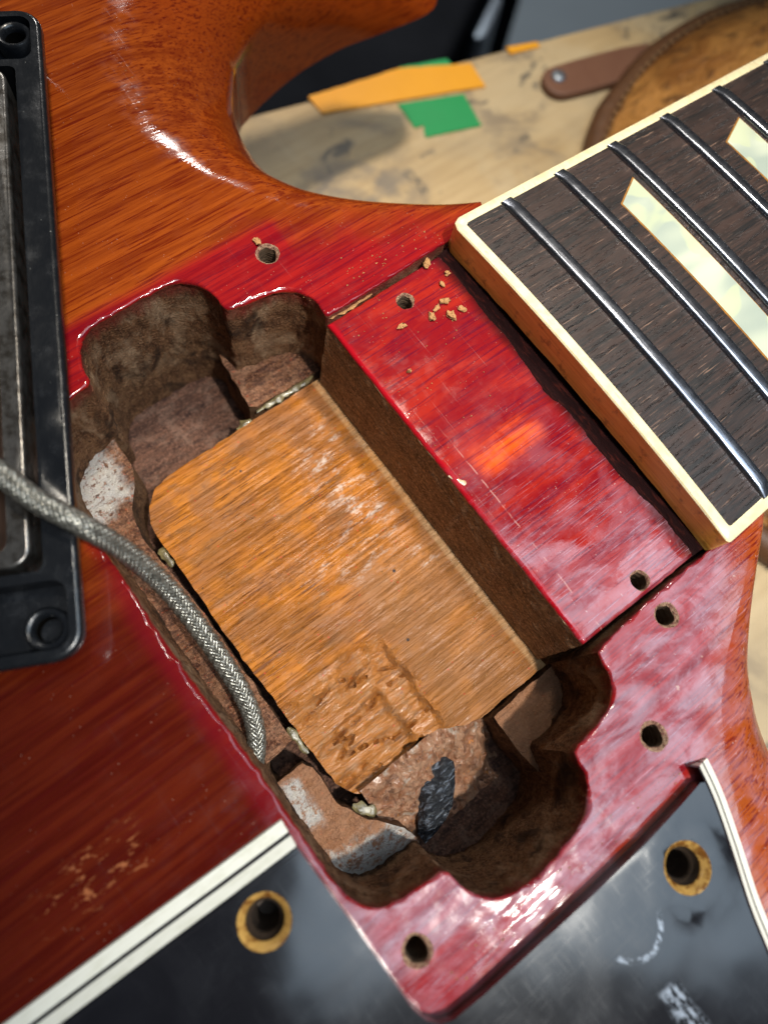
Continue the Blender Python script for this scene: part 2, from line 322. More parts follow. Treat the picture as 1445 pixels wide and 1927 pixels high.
s = Sh('yellowed_countersink'); t = s.noise(0.9, 4, 0.65)
MAT['csink'] = s.out(s.mix(s.ss(t, 0.42, 0.62), (0.48, 0.28, 0.075), (0.17, 0.065, 0.012)), 0.3, s.bump(t, 0.2, 0.6), Coat_Weight=0.5)
# pickup
s = Sh('black_plastic'); t = s.noise(0.5, 4, 0.6); sp = s.ss(s.voro(0.9), 0.10, 0.04)*s.ss(s.noise(0.3, 2, 0.5, 0, (3, 0, 3)), 0.5, 0.6)
col = s.mix(s.ss(t, 0.5, 0.8)*0.5, (0.007, 0.008, 0.010), (0.03, 0.032, 0.036)); col = s.mix(sp*0.6, col, (0.3, 0.3, 0.28))
MAT['plastic'] = s.out(col, 0.14+0.22*t, s.bump(t+s.noise(2.2, 2)*0.15, 0.12, 0.6))
s = Sh('dull_nickel'); t = s.noise((0.5, 0.5, 0.5), 5, 0.65)
MAT['nickel'] = s.out(s.mix(s.ss(t, 0.4, 0.65), (0.22, 0.21, 0.20), (0.08, 0.07, 0.06)), 0.26, s.bump(t, 0.15, 0.6), Metallic=0.85)
s = Sh('bright_plate'); t = s.noise(0.25, 4, 0.6)
MAT['plate'] = s.out(s.mix(t, (0.50, 0.52, 0.51), (0.25, 0.26, 0.25)), 0.25, Metallic=0.6)
s = Sh('hole_dark'); MAT['void'] = s.out((0.006, 0.005, 0.004), 0.9, Specular_IOR_Level=0.0)
s = Sh('bore_wood'); MAT['bore'] = s.out(s.mix(s.noise(1.5, 3), (0.012, 0.007, 0.004), (0.05, 0.028, 0.014)), 0.7)
s = Sh('dark_gap'); MAT['gap'] = s.out(s.mix(s.noise(0.8, 4), (0.03, 0.018, 0.012), (0.12, 0.055, 0.03)), 0.7)
s = Sh('tinned_braid'); t = s.noise(1.6, 4, 0.6)
MAT['braid'] = s.out(s.mix(s.ss(t, 0.35, 0.65), (0.34, 0.33, 0.29), (0.13, 0.125, 0.105)), 0.34, Metallic=0.75)
s = Sh('braid_core'); MAT['core'] = s.out((0.07, 0.068, 0.06), 0.6)
s = Sh('wood_crumb'); t = s.noise(2.2, 4, 0.6)
MAT['crumb'] = s.out(s.mix(t, (0.52, 0.27, 0.10), (0.26, 0.12, 0.04)), 0.75, s.bump(t, 0.4, 1.0))
# background
s = Sh('bench_top'); t = s.noise(0.045, 6, 0.65, 0.6); t2 = s.noise(0.022, 4, 0.6, 0.8, (5, 1, 1)); t3 = s.noise((0.03, 0.35, 1), 5, 0.6, 0.4, (0, 0, 0), (0, 0, 0.25))
col = s.mix(s.ss(t3, 0.35, 0.7)*0.6, (0.52, 0.37, 0.19), (0.36, 0.235, 0.105)); col = s.mix(s.ss(t2, 0.42, 0.62)*0.55, col, (0.54, 0.43, 0.27))
col = s.mix(s.ss(t, 0.50, 0.64)*0.7, col, (0.20, 0.155, 0.11)); spots = s.ss(s.noise(0.10, 5, 0.65, 0.4, (3, 9, 0)), 0.58, 0.68)
col = s.mix(spots*0.85, col, (0.06, 0.058, 0.055)); col = s.mix(s.ss(s.noise(0.018, 3, 0.6, 0.6, (1, 4, 0)), 0.5, 0.66)*0.5, col, (0.36, 0.27, 0.16))
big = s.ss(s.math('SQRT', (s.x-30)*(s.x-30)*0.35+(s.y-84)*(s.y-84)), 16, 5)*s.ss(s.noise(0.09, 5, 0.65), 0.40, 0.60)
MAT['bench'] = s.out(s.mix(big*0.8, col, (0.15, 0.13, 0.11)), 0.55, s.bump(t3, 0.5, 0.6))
s = Sh('orange_tape'); MAT['tape_yellow'] = s.out(s.mix(s.noise(0.2, 4)*0.3, (0.83, 0.36, 0.012), (0.66, 0.26, 0.01)), 0.5, s.bump(s.noise(0.6, 3), 0.2, 0.5))
s = Sh('green_tape'); MAT['tape_green'] = s.out(s.mix(s.noise(0.2, 4)*0.3, (0.012, 0.30, 0.082), (0.01, 0.2, 0.06)), 0.5, s.bump(s.noise(0.6, 3), 0.2, 0.5))
s = Sh('bag_leather'); t = s.noise(0.07, 6, 0.65, 0.5); t2 = s.noise(0.8, 3, 0.6); t4 = s.noise(0.2, 5, 0.6, 0.5, (4, 4, 4))
col = s.mix(s.ss(t, 0.38, 0.66), (0.55, 0.25, 0.06), (0.30, 0.115, 0.022)); col = s.mix(s.ss(t4, 0.50, 0.66)*0.75, col, (0.10, 0.040, 0.012))
MAT['leather'] = s.out(col, 0.42, s.bump(t2*0.5+t*3+t4*1.2, 1.2, 0.9))
s = Sh('dark_leather'); t = s.noise(0.25, 5, 0.6); MAT['leather_dark'] = s.out(s.mix(t, (0.15, 0.062, 0.020), (0.065, 0.026, 0.010)), 0.55, s.bump(t, 0.6, 0.9))
s = Sh('thread'); MAT['thread'] = s.out(s.mix(s.noise(0.4), (0.26, 0.14, 0.05), (0.12, 0.06, 0.025)), 0.8)
s = Sh('strap_leather'); t = s.noise(0.15, 5, 0.6); MAT['strap'] = s.out(s.mix(t, (0.19, 0.085, 0.045), (0.135, 0.052, 0.028)), 0.55, s.bump(t, 0.4, 0.7))
s = Sh('steel'); MAT['steel'] = s.out((0.30, 0.33, 0.37), 0.5, Metallic=1.0)
s = Sh('floor_grey'); t = s.noise(0.004, 4, 0.6); MAT['floor'] = s.out(s.mix(t, (0.21, 0.24, 0.26), (0.15, 0.17, 0.19)), 0.7)
s = Sh('dark_cloth'); t = s.noise(0.02, 4, 0.6); MAT['cloth'] = s.out(s.mix(t, (0.006, 0.006, 0.007), (0.016, 0.016, 0.018)), 0.9, Specular_IOR_Level=0.0)

# ------------------------------------------------------------------ mesh helpers
class MB:
    def __init__(s): s.v = []; s.f = []; s.mi = []
    def vert(s, p): s.v.append((p[0]*S, p[1]*S, p[2]*S)); return len(s.v)-1
    def face(s, idx, m=0): s.f.append(tuple(idx)); s.mi.append(m)
    def rows(s, rows, m=0, close=False, flip=False):
        ids = [[s.vert(p) for p in r] for r in rows]
        for a, b in zip(ids[:-1], ids[1:]):
            n = len(a)
            for i in range(n if close else n-1):
                j = (i+1) % n
                q = (a[i], a[j], b[j], b[i])
                s.face(q[::-1] if flip else q, m)
        return ids
    def build(s, name, mats, parent=None, sharp=38):
        me = bpy.data.meshes.new(name); me.from_pydata(s.v, [], s.f); me.update()
        if not isinstance(mats, (list, tuple)): mats = [mats]
        for k in mats: me.materials.append(MAT[k])
        if len(mats) > 1: me.polygons.foreach_set('material_index', s.mi)
        me.shade_smooth(); me.set_sharp_from_angle(angle=math.radians(sharp))
        o = bpy.data.objects.new(name, me); COL.objects.link(o)
        if parent: o.parent = parent
        return o
def tag(o, label=None, cat=None, group=None, kind=None):
    if label: o['label'] = label
    if cat: o['category'] = cat
    if group: o['group'] = group
    if kind: o['kind'] = kind
    return o
def empty(name, loc=(0, 0, 0)):
    o = bpy.data.objects.new(name, None); COL.objects.link(o); o.location = Vector(loc)*S; o.empty_display_size = 0.01; return o
def inside(pts, poly):
    poly = np.asarray(poly, float); x, y = pts[:, 0], pts[:, 1]; c = np.zeros(len(pts), bool); j = len(poly)-1
    for i in range(len(poly)):
        xi, yi = poly[i]; xj, yj = poly[j]
        if yi != yj: c ^= ((yi > y) != (yj > y)) & (x < (xj-xi)*(y-yi)/(yj-yi)+xi)
        j = i
    return c
def cdt(outer, holes=(), step=None, seed=1):
    """triangles of a polygon with holes, plus scattered inner points"""
    loops = [list(outer)]+[list(h) for h in holes]
    vv = []; ee = []
    for L in loops:
        b = len(vv); vv += [Vector((p[0], p[1])) for p in L]; ee += [(b+i, b+(i+1) % len(L)) for i in range(len(L))]
    if step:
        rs = np.random.RandomState(seed); o = np.array(outer, float)
        gx, gy = np.meshgrid(np.arange(o[:, 0].min(), o[:, 0].max(), step), np.arange(o[:, 1].min(), o[:, 1].max(), step))
        g = np.c_[gx.ravel(), gy.ravel()]+rs.uniform(-.25, .25, (gx.size, 2))*step
        k = inside(g, outer)
        for h in holes: k &= ~inside(g, h)
        g = g[k]; bd = np.array([tuple(v) for v in vv])
        keep = [i for i in range(len(g)) if ((bd-g[i])**2).sum(1).min() > (0.5*step)**2]
        vv += [Vector(p) for p in g[keep]]
    r = geometry.delaunay_2d_cdt(vv, ee, [], 0, 1e-5)
    P = np.array([tuple(v) for v in r[0]]); F = [tuple(f) for f in r[2]]
    cen = np.array([P[list(f)].mean(0) for f in F]); k = inside(cen, outer)
    for h in holes: k &= ~inside(cen, h)
    return P, [f for f, q in zip(F, k) if q]
def fill(mb, outer, holes, zf, m=0, step=None):
    P, F = cdt(outer, holes, step); ids = [mb.vert((p[0], p[1], zf(p[0], p[1]) if callable(zf) else zf)) for p in P]
    for f in F:
        a, b, c = (P[i] for i in f)
        if (b[0]-a[0])*(c[1]-a[1])-(b[1]-a[1])*(c[0]-a[0]) < 0: f = f[::-1]
        mb.face([ids[i] for i in f], m)
def resample(pts, d, closed=False):
    pts = [Vector(p) for p in pts]
    if closed: pts = pts+[pts[0]]
    out = []
    for a, b in zip(pts[:-1], pts[1:]):
        n = max(1, round((b-a).length/d))
        out += [a.lerp(b, i/n) for i in range(n)]
    if not closed: out.append(pts[-1])
    return out
def smooth(pts, n=2, closed=False):
    """Chaikin corner cutting, ends kept"""
    pts = [Vector(p) for p in pts]
    for _ in range(n):
        q = [] if closed else [pts[0]]
        seg = list(zip(pts, pts[1:]+([pts[0]] if closed else [])))
        for i, (a, b) in enumerate(seg):
            q += [a.lerp(b, .25), a.lerp(b, .75)]
        if not closed: q.append(pts[-1])
        pts = q
    return pts
def normals(pts, closed=False):
    """left-hand normals of a 2D polyline"""
    n = len(pts); out = []
    for i in range(n):
        a = pts[(i-1) % n] if (closed or i > 0) else pts[i]; b = pts[(i+1) % n] if (closed or i < n-1) else pts[i]
        t = Vector((b[0]-a[0], b[1]-a[1])); t = t.normalized() if t.length > 1e-9 else Vector((1, 0))
        out.append(Vector((-t.y, t.x)))
    return out
def rrect(x0, x1, y0, y1, r, n=6):
    out = []
    for cx, cy, a0 in ((x1-r, y0+r, -90), (x1-r, y1-r, 0), (x0+r, y1-r, 90), (x0+r, y0+r, 180)):
        for i in range(n+1):
            a = math.radians(a0+90*i/n); out.append((cx+r*math.cos(a), cy+r*math.sin(a)))
    return out
def circle(cx, cy, r, n=20, wob=0, seed=0):
    return [(cx+r*(1+wob*noise.noise((math.cos(6.283*i/n)*1.5+seed, math.sin(6.283*i/n)*1.5, seed)))*math.cos(6.28319*i/n), cy+r*(1+wob*noise.noise((math.cos(6.283*i/n)*1.5+seed, math.sin(6.283*i/n)*1.5, seed)))*math.sin(6.28319*i/n)) for i in range(n)]
def nz(x, y, z=0, sc=1.0, oct=3): return noise.fractal(Vector((x*sc, y*sc, z*sc)), 1.0, 2.0, oct)
def tube(mb, path, r, n=8, m=0, cap=True, rfun=None):
    path = [Vector(p) for p in path]; rows = []; up = None
    for i, p in enumerate(path):
        t = (path[min(i+1, len(path)-1)]-path[max(i-1, 0)]).normalized()
        if up is None: up = t.orthogonal().normalized()
        up = (up-t*up.dot(t)).normalized(); sd = t.cross(up)
        rr = rfun(i) if rfun else r
        rows.append([p+(up*math.cos(6.28319*k/n)+sd*math.sin(6.28319*k/n))*rr for k in range(n)])
    ids = mb.rows(rows, m, close=True)
    if cap: mb.face(ids[0][::-1], m); mb.face(ids[-1], m)
def catmull(pts, per=8):
    pts = [Vector(p) for p in pts]; P = [pts[0]*2-pts[1]]+pts+[pts[-1]*2-pts[-2]]; out = []
    for i in range(1, len(P)-2):
        for k in range(per):
            t = k/per; a, b, c, d = P[i-1:i+3]
            out.append(0.5*((2*b)+(c-a)*t+(2*a-5*b+4*c-d)*t*t+(3*b-a-3*c+d)*t**3))
    out.append(pts[-1]); return out

# ================================================================== guitar
guitar = tag(empty('guitar'), 'worn cherry red electric guitar body and neck with its pickup cavity laid open', 'guitar')

# ---- body: rim of the neck pocket and pickup cavity, walked with the wood on the LEFT-hand side
bass = [(9.5, 28.3), (4, 28.3), (0.2, 28.3), (-4, 28.15), (-10, 27.95), (-16, 27.85), (-21.0, 27.75), (-21.6, 28.4), (-21.2, 29.6), (-21.4, 31.2), (-22.3, 33.0), (-23.9, 34.4), (-26.0, 35.1), (-28.8, 35.4), (-31.0, 35.7), (-32.15, 36.1), (-32.2, 37.4), (-32.3, 39.2), (-33.0, 41.3), (-34.4, 42.9), (-36.1, 43.6), (-38.7, 43.6), (-41.4, 43.7), (-44.3, 43.6), (-46.6, 43.6), (-48.8, 43.3), (-50.4, 42.2), (-51.4, 40.7), (-52.0, 38.7), (-52.3, 36.5), (-54.6, 36.3), (-58.0, 35.6), (-60.6, 34.0), (-62.0, 31.5), (-62.4, 28)]
left = [(-62.4, 20), (-62.3, 12), (-62.5, 4), (-62.4, -4), (-62.0, -12), (-62.0, -20), (-62.1, -26.5), (-62.0, -30.4), (-61.5, -32.5), (-60.3, -34.2), (-58.4, -35.2)]
treb = [(-54.2, -35.7), (-51.7, -36.1), (-51.4, -37.7), (-50.8, -39.8), (-49.7, -41.3), (-48.0, -42.4), (-45.8, -43.0), (-43.1, -43.2), (-39.0, -42.9), (-35.6, -42.2), (-33.6, -40.9), (-32.2, -39.0), (-31.9, -36.9), (-31.3, -35.6), (-28.5, -35.5), (-24.8, -34.9), (-22.8, -33.7), (-21.9, -32.0), (-21.6, -30.0), (-21.0, -28.7), (-16, -28.35), (-11.4, -28.25), (-8.0, -28.2), (-4, -28.15), (0, -28.2), (10.5, -28.4)]
path = resample(smooth([(p[0], p[1]) for p in bass+left+treb], 1), 0.45)
# tiny chips along the edge
for i, p in enumerate(path):
    p += Vector((noise.noise((p.x*0.9, p.y*0.9, 3)), noise.noise((p.x*0.9, p.y*0.9, 9))))*0.16 + Vector((noise.noise((p.x*3, p.y*3, 3)), noise.noise((p.x*3, p.y*3, 9))))*0.07
N = [-n for n in normals(path)]          # walking direction has the void on the left; N points into the wood
R0 = 0.42
RR = [R0*(0.35+1.3*abs(nz(p.x, p.y, 5, 0.22, 4))+0.3*(1 if p.x < -21 else 0)) for p in path]
rim_outer = [p+n*r_ for p, n, r_ in zip(path, N, RR)]
# cutaway on the bass side: crease (flat top ends), edge, foot of the side wall
c_bass = [(-6, 118), (-13, 103), (-17.5, 95), (-19.8, 89.9), (-21.9, 86.1), (-24.3, 81.6), (-26.5, 77.1), (-27.9, 71.3), (-27.7, 65.1), (-25.7, 60.2), (-23.9, 57.3), (-20.8, 52.5), (-17.7, 47.9), (-14.6, 44.5), (-9.9, 40.4), (-3.8, 36.0), (2.3, 32.6), (8.8, 30.4)]
e_bass = [(48, 110, -12), (35, 101, -12), (21, 94.6, -12), (13.9, 91.2, -12), (9.3, 88.7, -12), (4.8, 86.3, -12), (1.0, 83.6, -12), (-2.2, 80.8, -12), (-6.6, 74.7, -12), (-8.4, 70.4, -11.8), (-10.0, 64.2, -10.5), (-11.1, 57.9, -8), (-9.5, 53.7, -8), (-6.9, 49.5, -8), (-2.1, 44.6, -8), (3.2, 40.4, -8), (8.0, 36.2, -7), (10.6, 32.6, -4.5)]
b_bass = [(61, 99, -30), (55, 91.6, -30), (41, 91.7, -30), (30.4, 92.6, -30), (18.8, 91.6, -30), (9.2, 89.2, -30), (4.1, 87.3, -30), (-0.1, 84.8, -30), (-4.6, 77, -32), (-7.6, 70, -34), (-9.4, 62.2, -34), (-9.3, 58.5, -34), (-7.8, 54.5, -34), (-5.2, 50.5, -34), (-0.6, 45.6, -34), (4.8, 41.2, -34), (9.8, 36.8, -34), (12.6, 33, -34)]
c_tre = [(9.6, -28.9), (6.2, -30.4), (0.0, -34.6), (-8.7, -39.5), (-14.2, -43.5), (-19.0, -49.0), (-22.1, -54.5), (-24.7, -61), (-26.5, -66), (-29, -74), (-31, -82), (-32, -95)]
e_tre = [(11.6, -29.3, -3), (10.0, -31.4, -3.6), (5.8, -34.5, -4), (0.0, -39.4, -4.2), (-4.0, -43.4, -4.6), (-6.6, -47.8, -5.5), (-8.2, -52.2, -6.5), (-8.4, -57, -8), (-8.4, -62, -8), (-8.5, -70, -8), (-8.5, -80, -8), (-8, -95, -8)]
b_tre = [(11.3, -29.6, -34), (9.8, -31.8, -34), (5.8, -35, -34), (0.6, -39.8, -34), (-2.5, -43.8, -34), (-4.2, -48.2, -34), (-5.2, -52.6, -34), (-5.6, -57, -34), (-5.6, -62, -34), (-5.5, -70, -34), (-5.5, -80, -34), (-5, -95, -34)]
def loft(mb, c, e, b, m, prof, inward=True):
    C = catmull([(p[0], p[1], 0) for p in c], 6); E = catmull(e, 6); B = catmull(b, 6); rows = []
    K = 12
    for k in [0, 0.3, 0.7]+list(range(1, K+1)):
        t = k/K
        rows.append([Vector((cc.x+(ee.x-cc.x)*t, cc.y+(ee.y-cc.y)*t, ee.z*prof(t))) for cc, ee in zip(C, E)])
    for k in range(1, 11):
        t = k/10; rows.append([ee.lerp(bb, t)+(Vector((0, 0, 0)) if t > 0.2 else Vector((0, 0, 0))) for ee, bb in zip(E, B)])
    T2 = [Vector((C[min(i+1, len(C)-1)].x-C[max(i-1, 0)].x, C[min(i+1, len(C)-1)].y-C[max(i-1, 0)].y)).normalized() for i in range(len(C))]
    Cf = [Vector((c_.x+t_.y*0.4, c_.y-t_.x*0.4, 0)) if inward else c_ for c_, t_ in zip(C, T2)]
    mb.rows([Cf]+rows, m); return Cf
mb = MB()
Cb = loft(mb, c_bass, e_bass, b_bass, 0, lambda t: 0.13*(t-0.03*(1-math.exp(-t/0.03)))/0.97+0.87*t**2.4)
Ct = loft(mb, c_tre, e_tre, b_tre, 0, lambda t: t**3, False)
holes_body = [(-22.4, -40.6, 1.35), (-59.0, -40.4, 1.3), (-22.5, 40.4, 1.25), (-10.8, -30.95, 1.25)]
hl = [circle(x, y, r*1.35, 22, 0.10, i) for i, (x, y, r) in enumerate(holes_body)] + [circle(-69.7, -27.5, 2.2, 16), circle(-30.0, -52.5, 2.2, 16)]
outer = [(p.x, p.y) for p in Cb] + [(p.x, p.y) for p in rim_outer] + [(p.x, p.y) for p in Ct] + [(-32, -96), (-135, -96), (-135, 118)]
fill(mb, outer, hl, 0.0, 0, 3.0)
rows = []
for k in range(6):
    a = math.pi/2*k/5
    rows.append([Vector((p.x+n.x*r_*(1-math.sin(a)), p.y+n.y*r_*(1-math.sin(a)), -r_*(1-math.cos(a)))) for p, n, r_ in zip(path, N, RR)])
mb.rows(rows, 0, flip=True)
rows = []; zs = [-R0, -1.0, -1.5]+[-2.0-0.5*k for k in range(56)]
for j, z in enumerate(zs):
    r = []
    for p, n in zip(path, N):
        rough = 0 if j == 0 else (0.15+0.26*nz(p.x, p.y, z*0.5, 0.5, 4)+0.13*nz(p.x, p.y, z*0.12, 1.7, 3)+0.16*abs(nz(p.x+40, p.y, z, 1.3, 3)))
        inpocket = 1 if p.x < -21.3 else 0.3
        r.append(Vector((p.x+n.x*rough*inpocket, p.y+n.y*rough*inpocket, z if j else -RR[len(r)])))
    rows.append(r)
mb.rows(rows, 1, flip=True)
# floor of the deep wells
def zfloor(x, y): return -28.2+0.35*nz(x, y, 0, 0.3, 3)
fill(mb, rrect(-68, -18, -48, 48, 2), [], zfloor, 2, 1.4)
# shelves left at mid depth between the wells and the tenon
def shelf(poly, top, rough=0.28, step=0.8, seed=0):
    pl = [tuple(v) for v in resample([Vector(p) for p in poly], 0.8, True)]
    pl = [(p[0]+0.25*nz(p[0], p[1], seed, 0.5), p[1]+0.25*nz(p[0], p[1], seed+5, 0.5)) for p in pl]
    zf = lambda x, y: top(x, y)+rough*nz(x, y, seed, 0.45, 4)+0.10*nz(x, y, seed, 1.8, 2)
    fill(mb, pl, [], zf, 3, step)
    rows = [[(p[0], p[1], zf(*p)) for p in pl]]
    for z in (-20, -22.5, -25, -28.6):
        rows.append([(p[0]+0.3*nz(p[0], p[1], z, 0.5), p[1]+0.3*nz(p[0], p[1], z+7, 0.5), min(z, zf(*p)-0.4)) for p in pl])
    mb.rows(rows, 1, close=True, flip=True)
shelf([(-20.5, 29.0), (-20.5, 40), (-33.0, 40), (-33.4, 37), (-33.8, 33), (-33.9, 30), (-33, 29.2)], lambda x, y: -17.6, 0.3, 0.8, 1)
shelf([(-64, -15.4), (-57.5, -14.8), (-57.4, 0), (-57.6, 10), (-58.0, 16), (-58.6, 21), (-57.4, 26), (-55.2, 28.6), (-53.8, 31), (-53.6, 38), (-54, 40), (-64, 40)], lambda x, y: -17.2-0.9*max(0, (x+59.5)/3)*(1 if y < 24 else 0), 0.35, 0.8, 2)
shelf([(-64, -40), (-51.6, -40), (-51.4, -36), (-52.0, -33.2), (-53.4, -31.2), (-55.4, -29.0), (-57.3, -25), (-57.3, -19.2), (-58, -18.0), (-64, -18.0)], lambda x, y: -17.0-0.75*max(0, -31.5-y)**1.3, 0.5, 0.7, 3)
shelf([(-20.5, -29.2), (-20.5, -40), (-32.6, -40), (-33.0, -34), (-32.8, -29.6)], lambda x, y: -17.8, 0.25, 0.9, 4)
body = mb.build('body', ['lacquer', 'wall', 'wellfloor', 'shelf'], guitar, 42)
import bmesh
bm_ = bmesh.new(); bm_.from_mesh(body.data); bmesh.ops.remove_doubles(bm_, verts=bm_.verts, dist=0.00002); bm_.to_mesh(body.data); bm_.free()
body.data.shade_smooth(); body.data.set_sharp_from_angle(angle=math.radians(42))

def screw_hole(x, y, r, ztop, seed, rimw=1.35, ring=None):
    mb = MB(); lp = circle(x, y, r*rimw, 22, 0.10, seed); inn = circle(x, y, r, 22, 0.22, seed+3)
    mb.rows([[(p[0], p[1], ztop) for p in lp], [((p[0]+q[0])/2, (p[1]+q[1])/2, ztop-0.12) for p, q in zip(lp, inn)], [(p[0], p[1], ztop-0.55) for p in inn]], 1, close=True)
    rows = [[(p[0], p[1], ztop-0.55) for p in inn]]
    for k in range(1, 16): rows.append([(x+(p[0]-x)*(0.97+(0.07 if k % 2 else -0.07)), y+(p[1]-y)*(0.97+(0.07 if k % 2 else -0.07)), ztop-0.55-k*0.55) for p in inn])
    ids = mb.rows(rows, 0, close=True); mb.face(ids[-1], 0)
    o = mb.build('screw_hole', ['hole', 'holerim'], guitar, 60)
    return o
for i, (x, y, r) in enumerate(holes_body): screw_hole(x, y, r, 0.0, i)
# ---- neck tenon (red lacquered upper part) and its lower step inside the cavity
ZT = -1.3
to = [(-21.6, -27.4), (-21.6, 27.4), (1.0, 27.8), (1.0, -27.8)]
to = [tuple(v) for v in resample([Vector(p) for p in to[::-1]], 0.7, True)]
to = [(p[0]+0.10*nz(p[0], p[1], 1, 0.8), p[1]+0.10*nz(p[0], p[1], 4, 0.8)) for p in to]
NT = normals([Vector(p) for p in to], True)
mb = MB()
sgn = 1 if inside(np.array([[to[3][0]+NT[3].x*0.3, to[3][1]+NT[3].y*0.3]]), to)[0] else -1
ins = [(p[0]+sgn*n.x*0.5, p[1]+sgn*n.y*0.5) for p, n in zip(to, NT)]
th = circle(-10.2, 24.3, 1.35, 20, 0.15, 8)
zt = lambda x, y: ZT+0.06*nz(x, y, 2, 0.15)
fill(mb, ins, [th, circle(-9.9, -25.75, 1.4, 20, 0.15, 12)], zt, 0, 1.5)
rows = []
for k in range(5):
    a = math.pi/2*k/4
    rows.append([(i_[0]+(p[0]-i_[0])*math.sin(a), i_[1]+(p[1]-i_[1])*math.sin(a), zt(*p)-0.5*(1-math.cos(a))) for i_, p in zip(ins, to)])
if sgn > 0: pass
mb.rows(rows, 0, close=True, flip=False)
rows = []
for k in range(24):
    z = ZT-0.5-k*0.76
    rows.append([(p[0]+(-0.85*k/23 if p[0] < -21 else 0)+0.14*nz(p[0]*3, p[1]*0.9, z*2.2, 0.8, 3), p[1]+0.1*nz(p[0], p[1], z, 0.8, 2), z) for p in to])
mb.rows(rows, 1, close=True)
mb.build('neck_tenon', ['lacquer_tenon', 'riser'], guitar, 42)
screw_hole(-10.2, 24.3, 1.1, ZT, 8, 1.25); screw_hole(-9.9, -25.75, 1.15, ZT, 12, 1.22)

so = [(-22.0, 27.9), (-30, 27.9), (-40, 27.7), (-50, 27.5), (-53.0, 26.9), (-55.0, 25.0), (-56.4, 22.6), (-56.7, 19.6), (-56.5, 14), (-56.7, 3), (-56.4, -9), (-56.3, -18), (-56.0, -23.2), (-54.8, -26.0), (-52.0, -27.6), (-49.5, -27.6), (-47, -26.4), (-43, -25.6), (-40, -26.2), (-37.5, -27.6), (-34.5, -28.6), (-28, -28.6), (-22.0, -28.6)]
so = [tuple(v) for v in resample([Vector(p) for p in so], 0.6, True)]
so = [(p[0]+0.2*nz(p[0], p[1], 1, 0.7), p[1]+0.2*nz(p[0], p[1], 4, 0.7)) for p in so]
def sst(t): t = max(0, min(1, t)); return t*t*(3-2*t)
def zstep(x, y):
    z = -17.9+0.10*nz(x*0.25, y, 3, 0.6, 3)
    wx = x+1.0*nz(x, y, 9, 0.25, 4); wy = y+2.4*nz(x*0.6, y, 2, 0.22, 4)
    g = sst((-39.2-wx)/0.7)*sst((-10.0-wy)/0.9)
    fib = nz(x*0.16, y*1.1, 5, 0.8, 4)
    lump = nz(x*0.5, y*0.9, 11, 0.28, 3)
    rg = 1-abs(nz(x*0.13, y*0.75, 7, 0.8, 3)); rg2 = 1-abs(nz(x*0.5+9, y*0.5, 17, 0.5, 3))
    st = nz(x*0.10+3, y*0.42, 21, 0.9, 3); q = round(st*4)/4*0.65+st*0.35
    crk = max(0.0, 1-abs(nz(x*0.05+2, y*0.26, 31, 0.8, 3))/0.05)
    lower = sst((-17.2-wy)/0.5)*sst((-43.5-wx)/1.2)                 # second, deeper break
    z += g*(-0.9+0.7*q+0.16*fib-1.3*crk-1.2*lower+0.10*nz(x*0.3, y*2.4, 4, 1.1, 2))
    z += 0.7*math.exp(-((wy+10.3)/0.45)**2)*sst((-41-x)/2)*sst((x+55)/1)*max(0, nz(x, y, 14, 0.5, 3)+0.25)   # curled fibre lip
    d = math.hypot((x+44)/4.2, (y+14.0)/1.8)            # torn ridge of glue and fibre
    z += g*1.1*max(0, 1-d)*(0.8+0.6*nz(x, y, 3, 0.9))
    d2 = math.hypot((x+40.8)/1.5, (y+22)/2.4); z -= g*0.35*max(0, 1-d2)
    z += 0.35*math.exp(-((wx+39.0)/0.45)**2)*sst((-9.5-y)/1)*sst((y+26)/1)*(0.6+0.6*nz(x, y, 4, 0.7))
    return z
mb = MB()
fill(mb, so, [], zstep, 0, 0.42)
rows = []
for k in range(12):
    z = -k*0.95
    rows.append([(p[0]+0.25*nz(p[0], p[1], z, 0.6), p[1]+0.25*nz(p[0], p[1], z+3, 0.6), zstep(*p)+z) if k else (p[0], p[1], zstep(*p)) for p in so])
mb.rows(rows, 1, close=True)
mb.build('tenon_step', ['step', 'riser'], guitar, 50)

# ---- crust of glue and dirt sliding off the step into the treble well
mb = MB(); nx, ny = 90, 60; rows = []
for j in range(ny+1):
    r = []
    for i in range(nx+1):
        x = -54+21*i/nx; t = j/ny; y = -25.8-12.5*t
        z = -18.3-9.2*sst(t*1.02)**0.8+1.3*nz(x, y, 1, 0.30, 5)+0.9*(1-abs(nz(x, y, 6, 0.45, 4)))**3-0.5-0.5*sst((x+40)/4)
        if x > -36: z -= (x+36)*0.9
        if x < -51: z += 0.2
        r.append((x, y, min(z, -18.2+0.2*nz(x, y, 0, 0.7)) if t < 0.15 else z))
    rows.append(r)
mb.rows(rows, 0, flip=True)
mb.build('debris_crust', 'crust', guitar, 60)

# ---- glue beads in the joints
def bead(path, r, mat, flat=0.5, seed=0):
    P = resample([Vector(p) for p in path], 0.5); mb = MB(); n = len(P); rows = []
    for i, p in enumerate(P):
        t = (P[min(i+1, n-1)]-P[max(i-1, 0)]).normalized(); sd = Vector((-t.y, t.x, 0)).normalized()
        e = math.sin(math.pi*(i+0.5)/n)**0.5
        rr = r*(0.35+1.0*abs(nz(i*0.35, seed*7.3, 0, 0.8, 4)))*e; p = p+Vector((0.2*nz(i, seed, 1, 0.4), 0.2*nz(i, seed, 4, 0.4), -0.25))
        rows.append([p+sd*math.cos(6.28319*k/10)*rr*1.35+Vector((0, 0, math.sin(6.28319*k/10)*rr*flat*0.8)) for k in range(10)])
    ids = mb.rows(rows, 0, close=True); mb.face(ids[0][::-1]); mb.face(ids[-1])
    return mb.build('glue_bead', mat, guitar, 80)
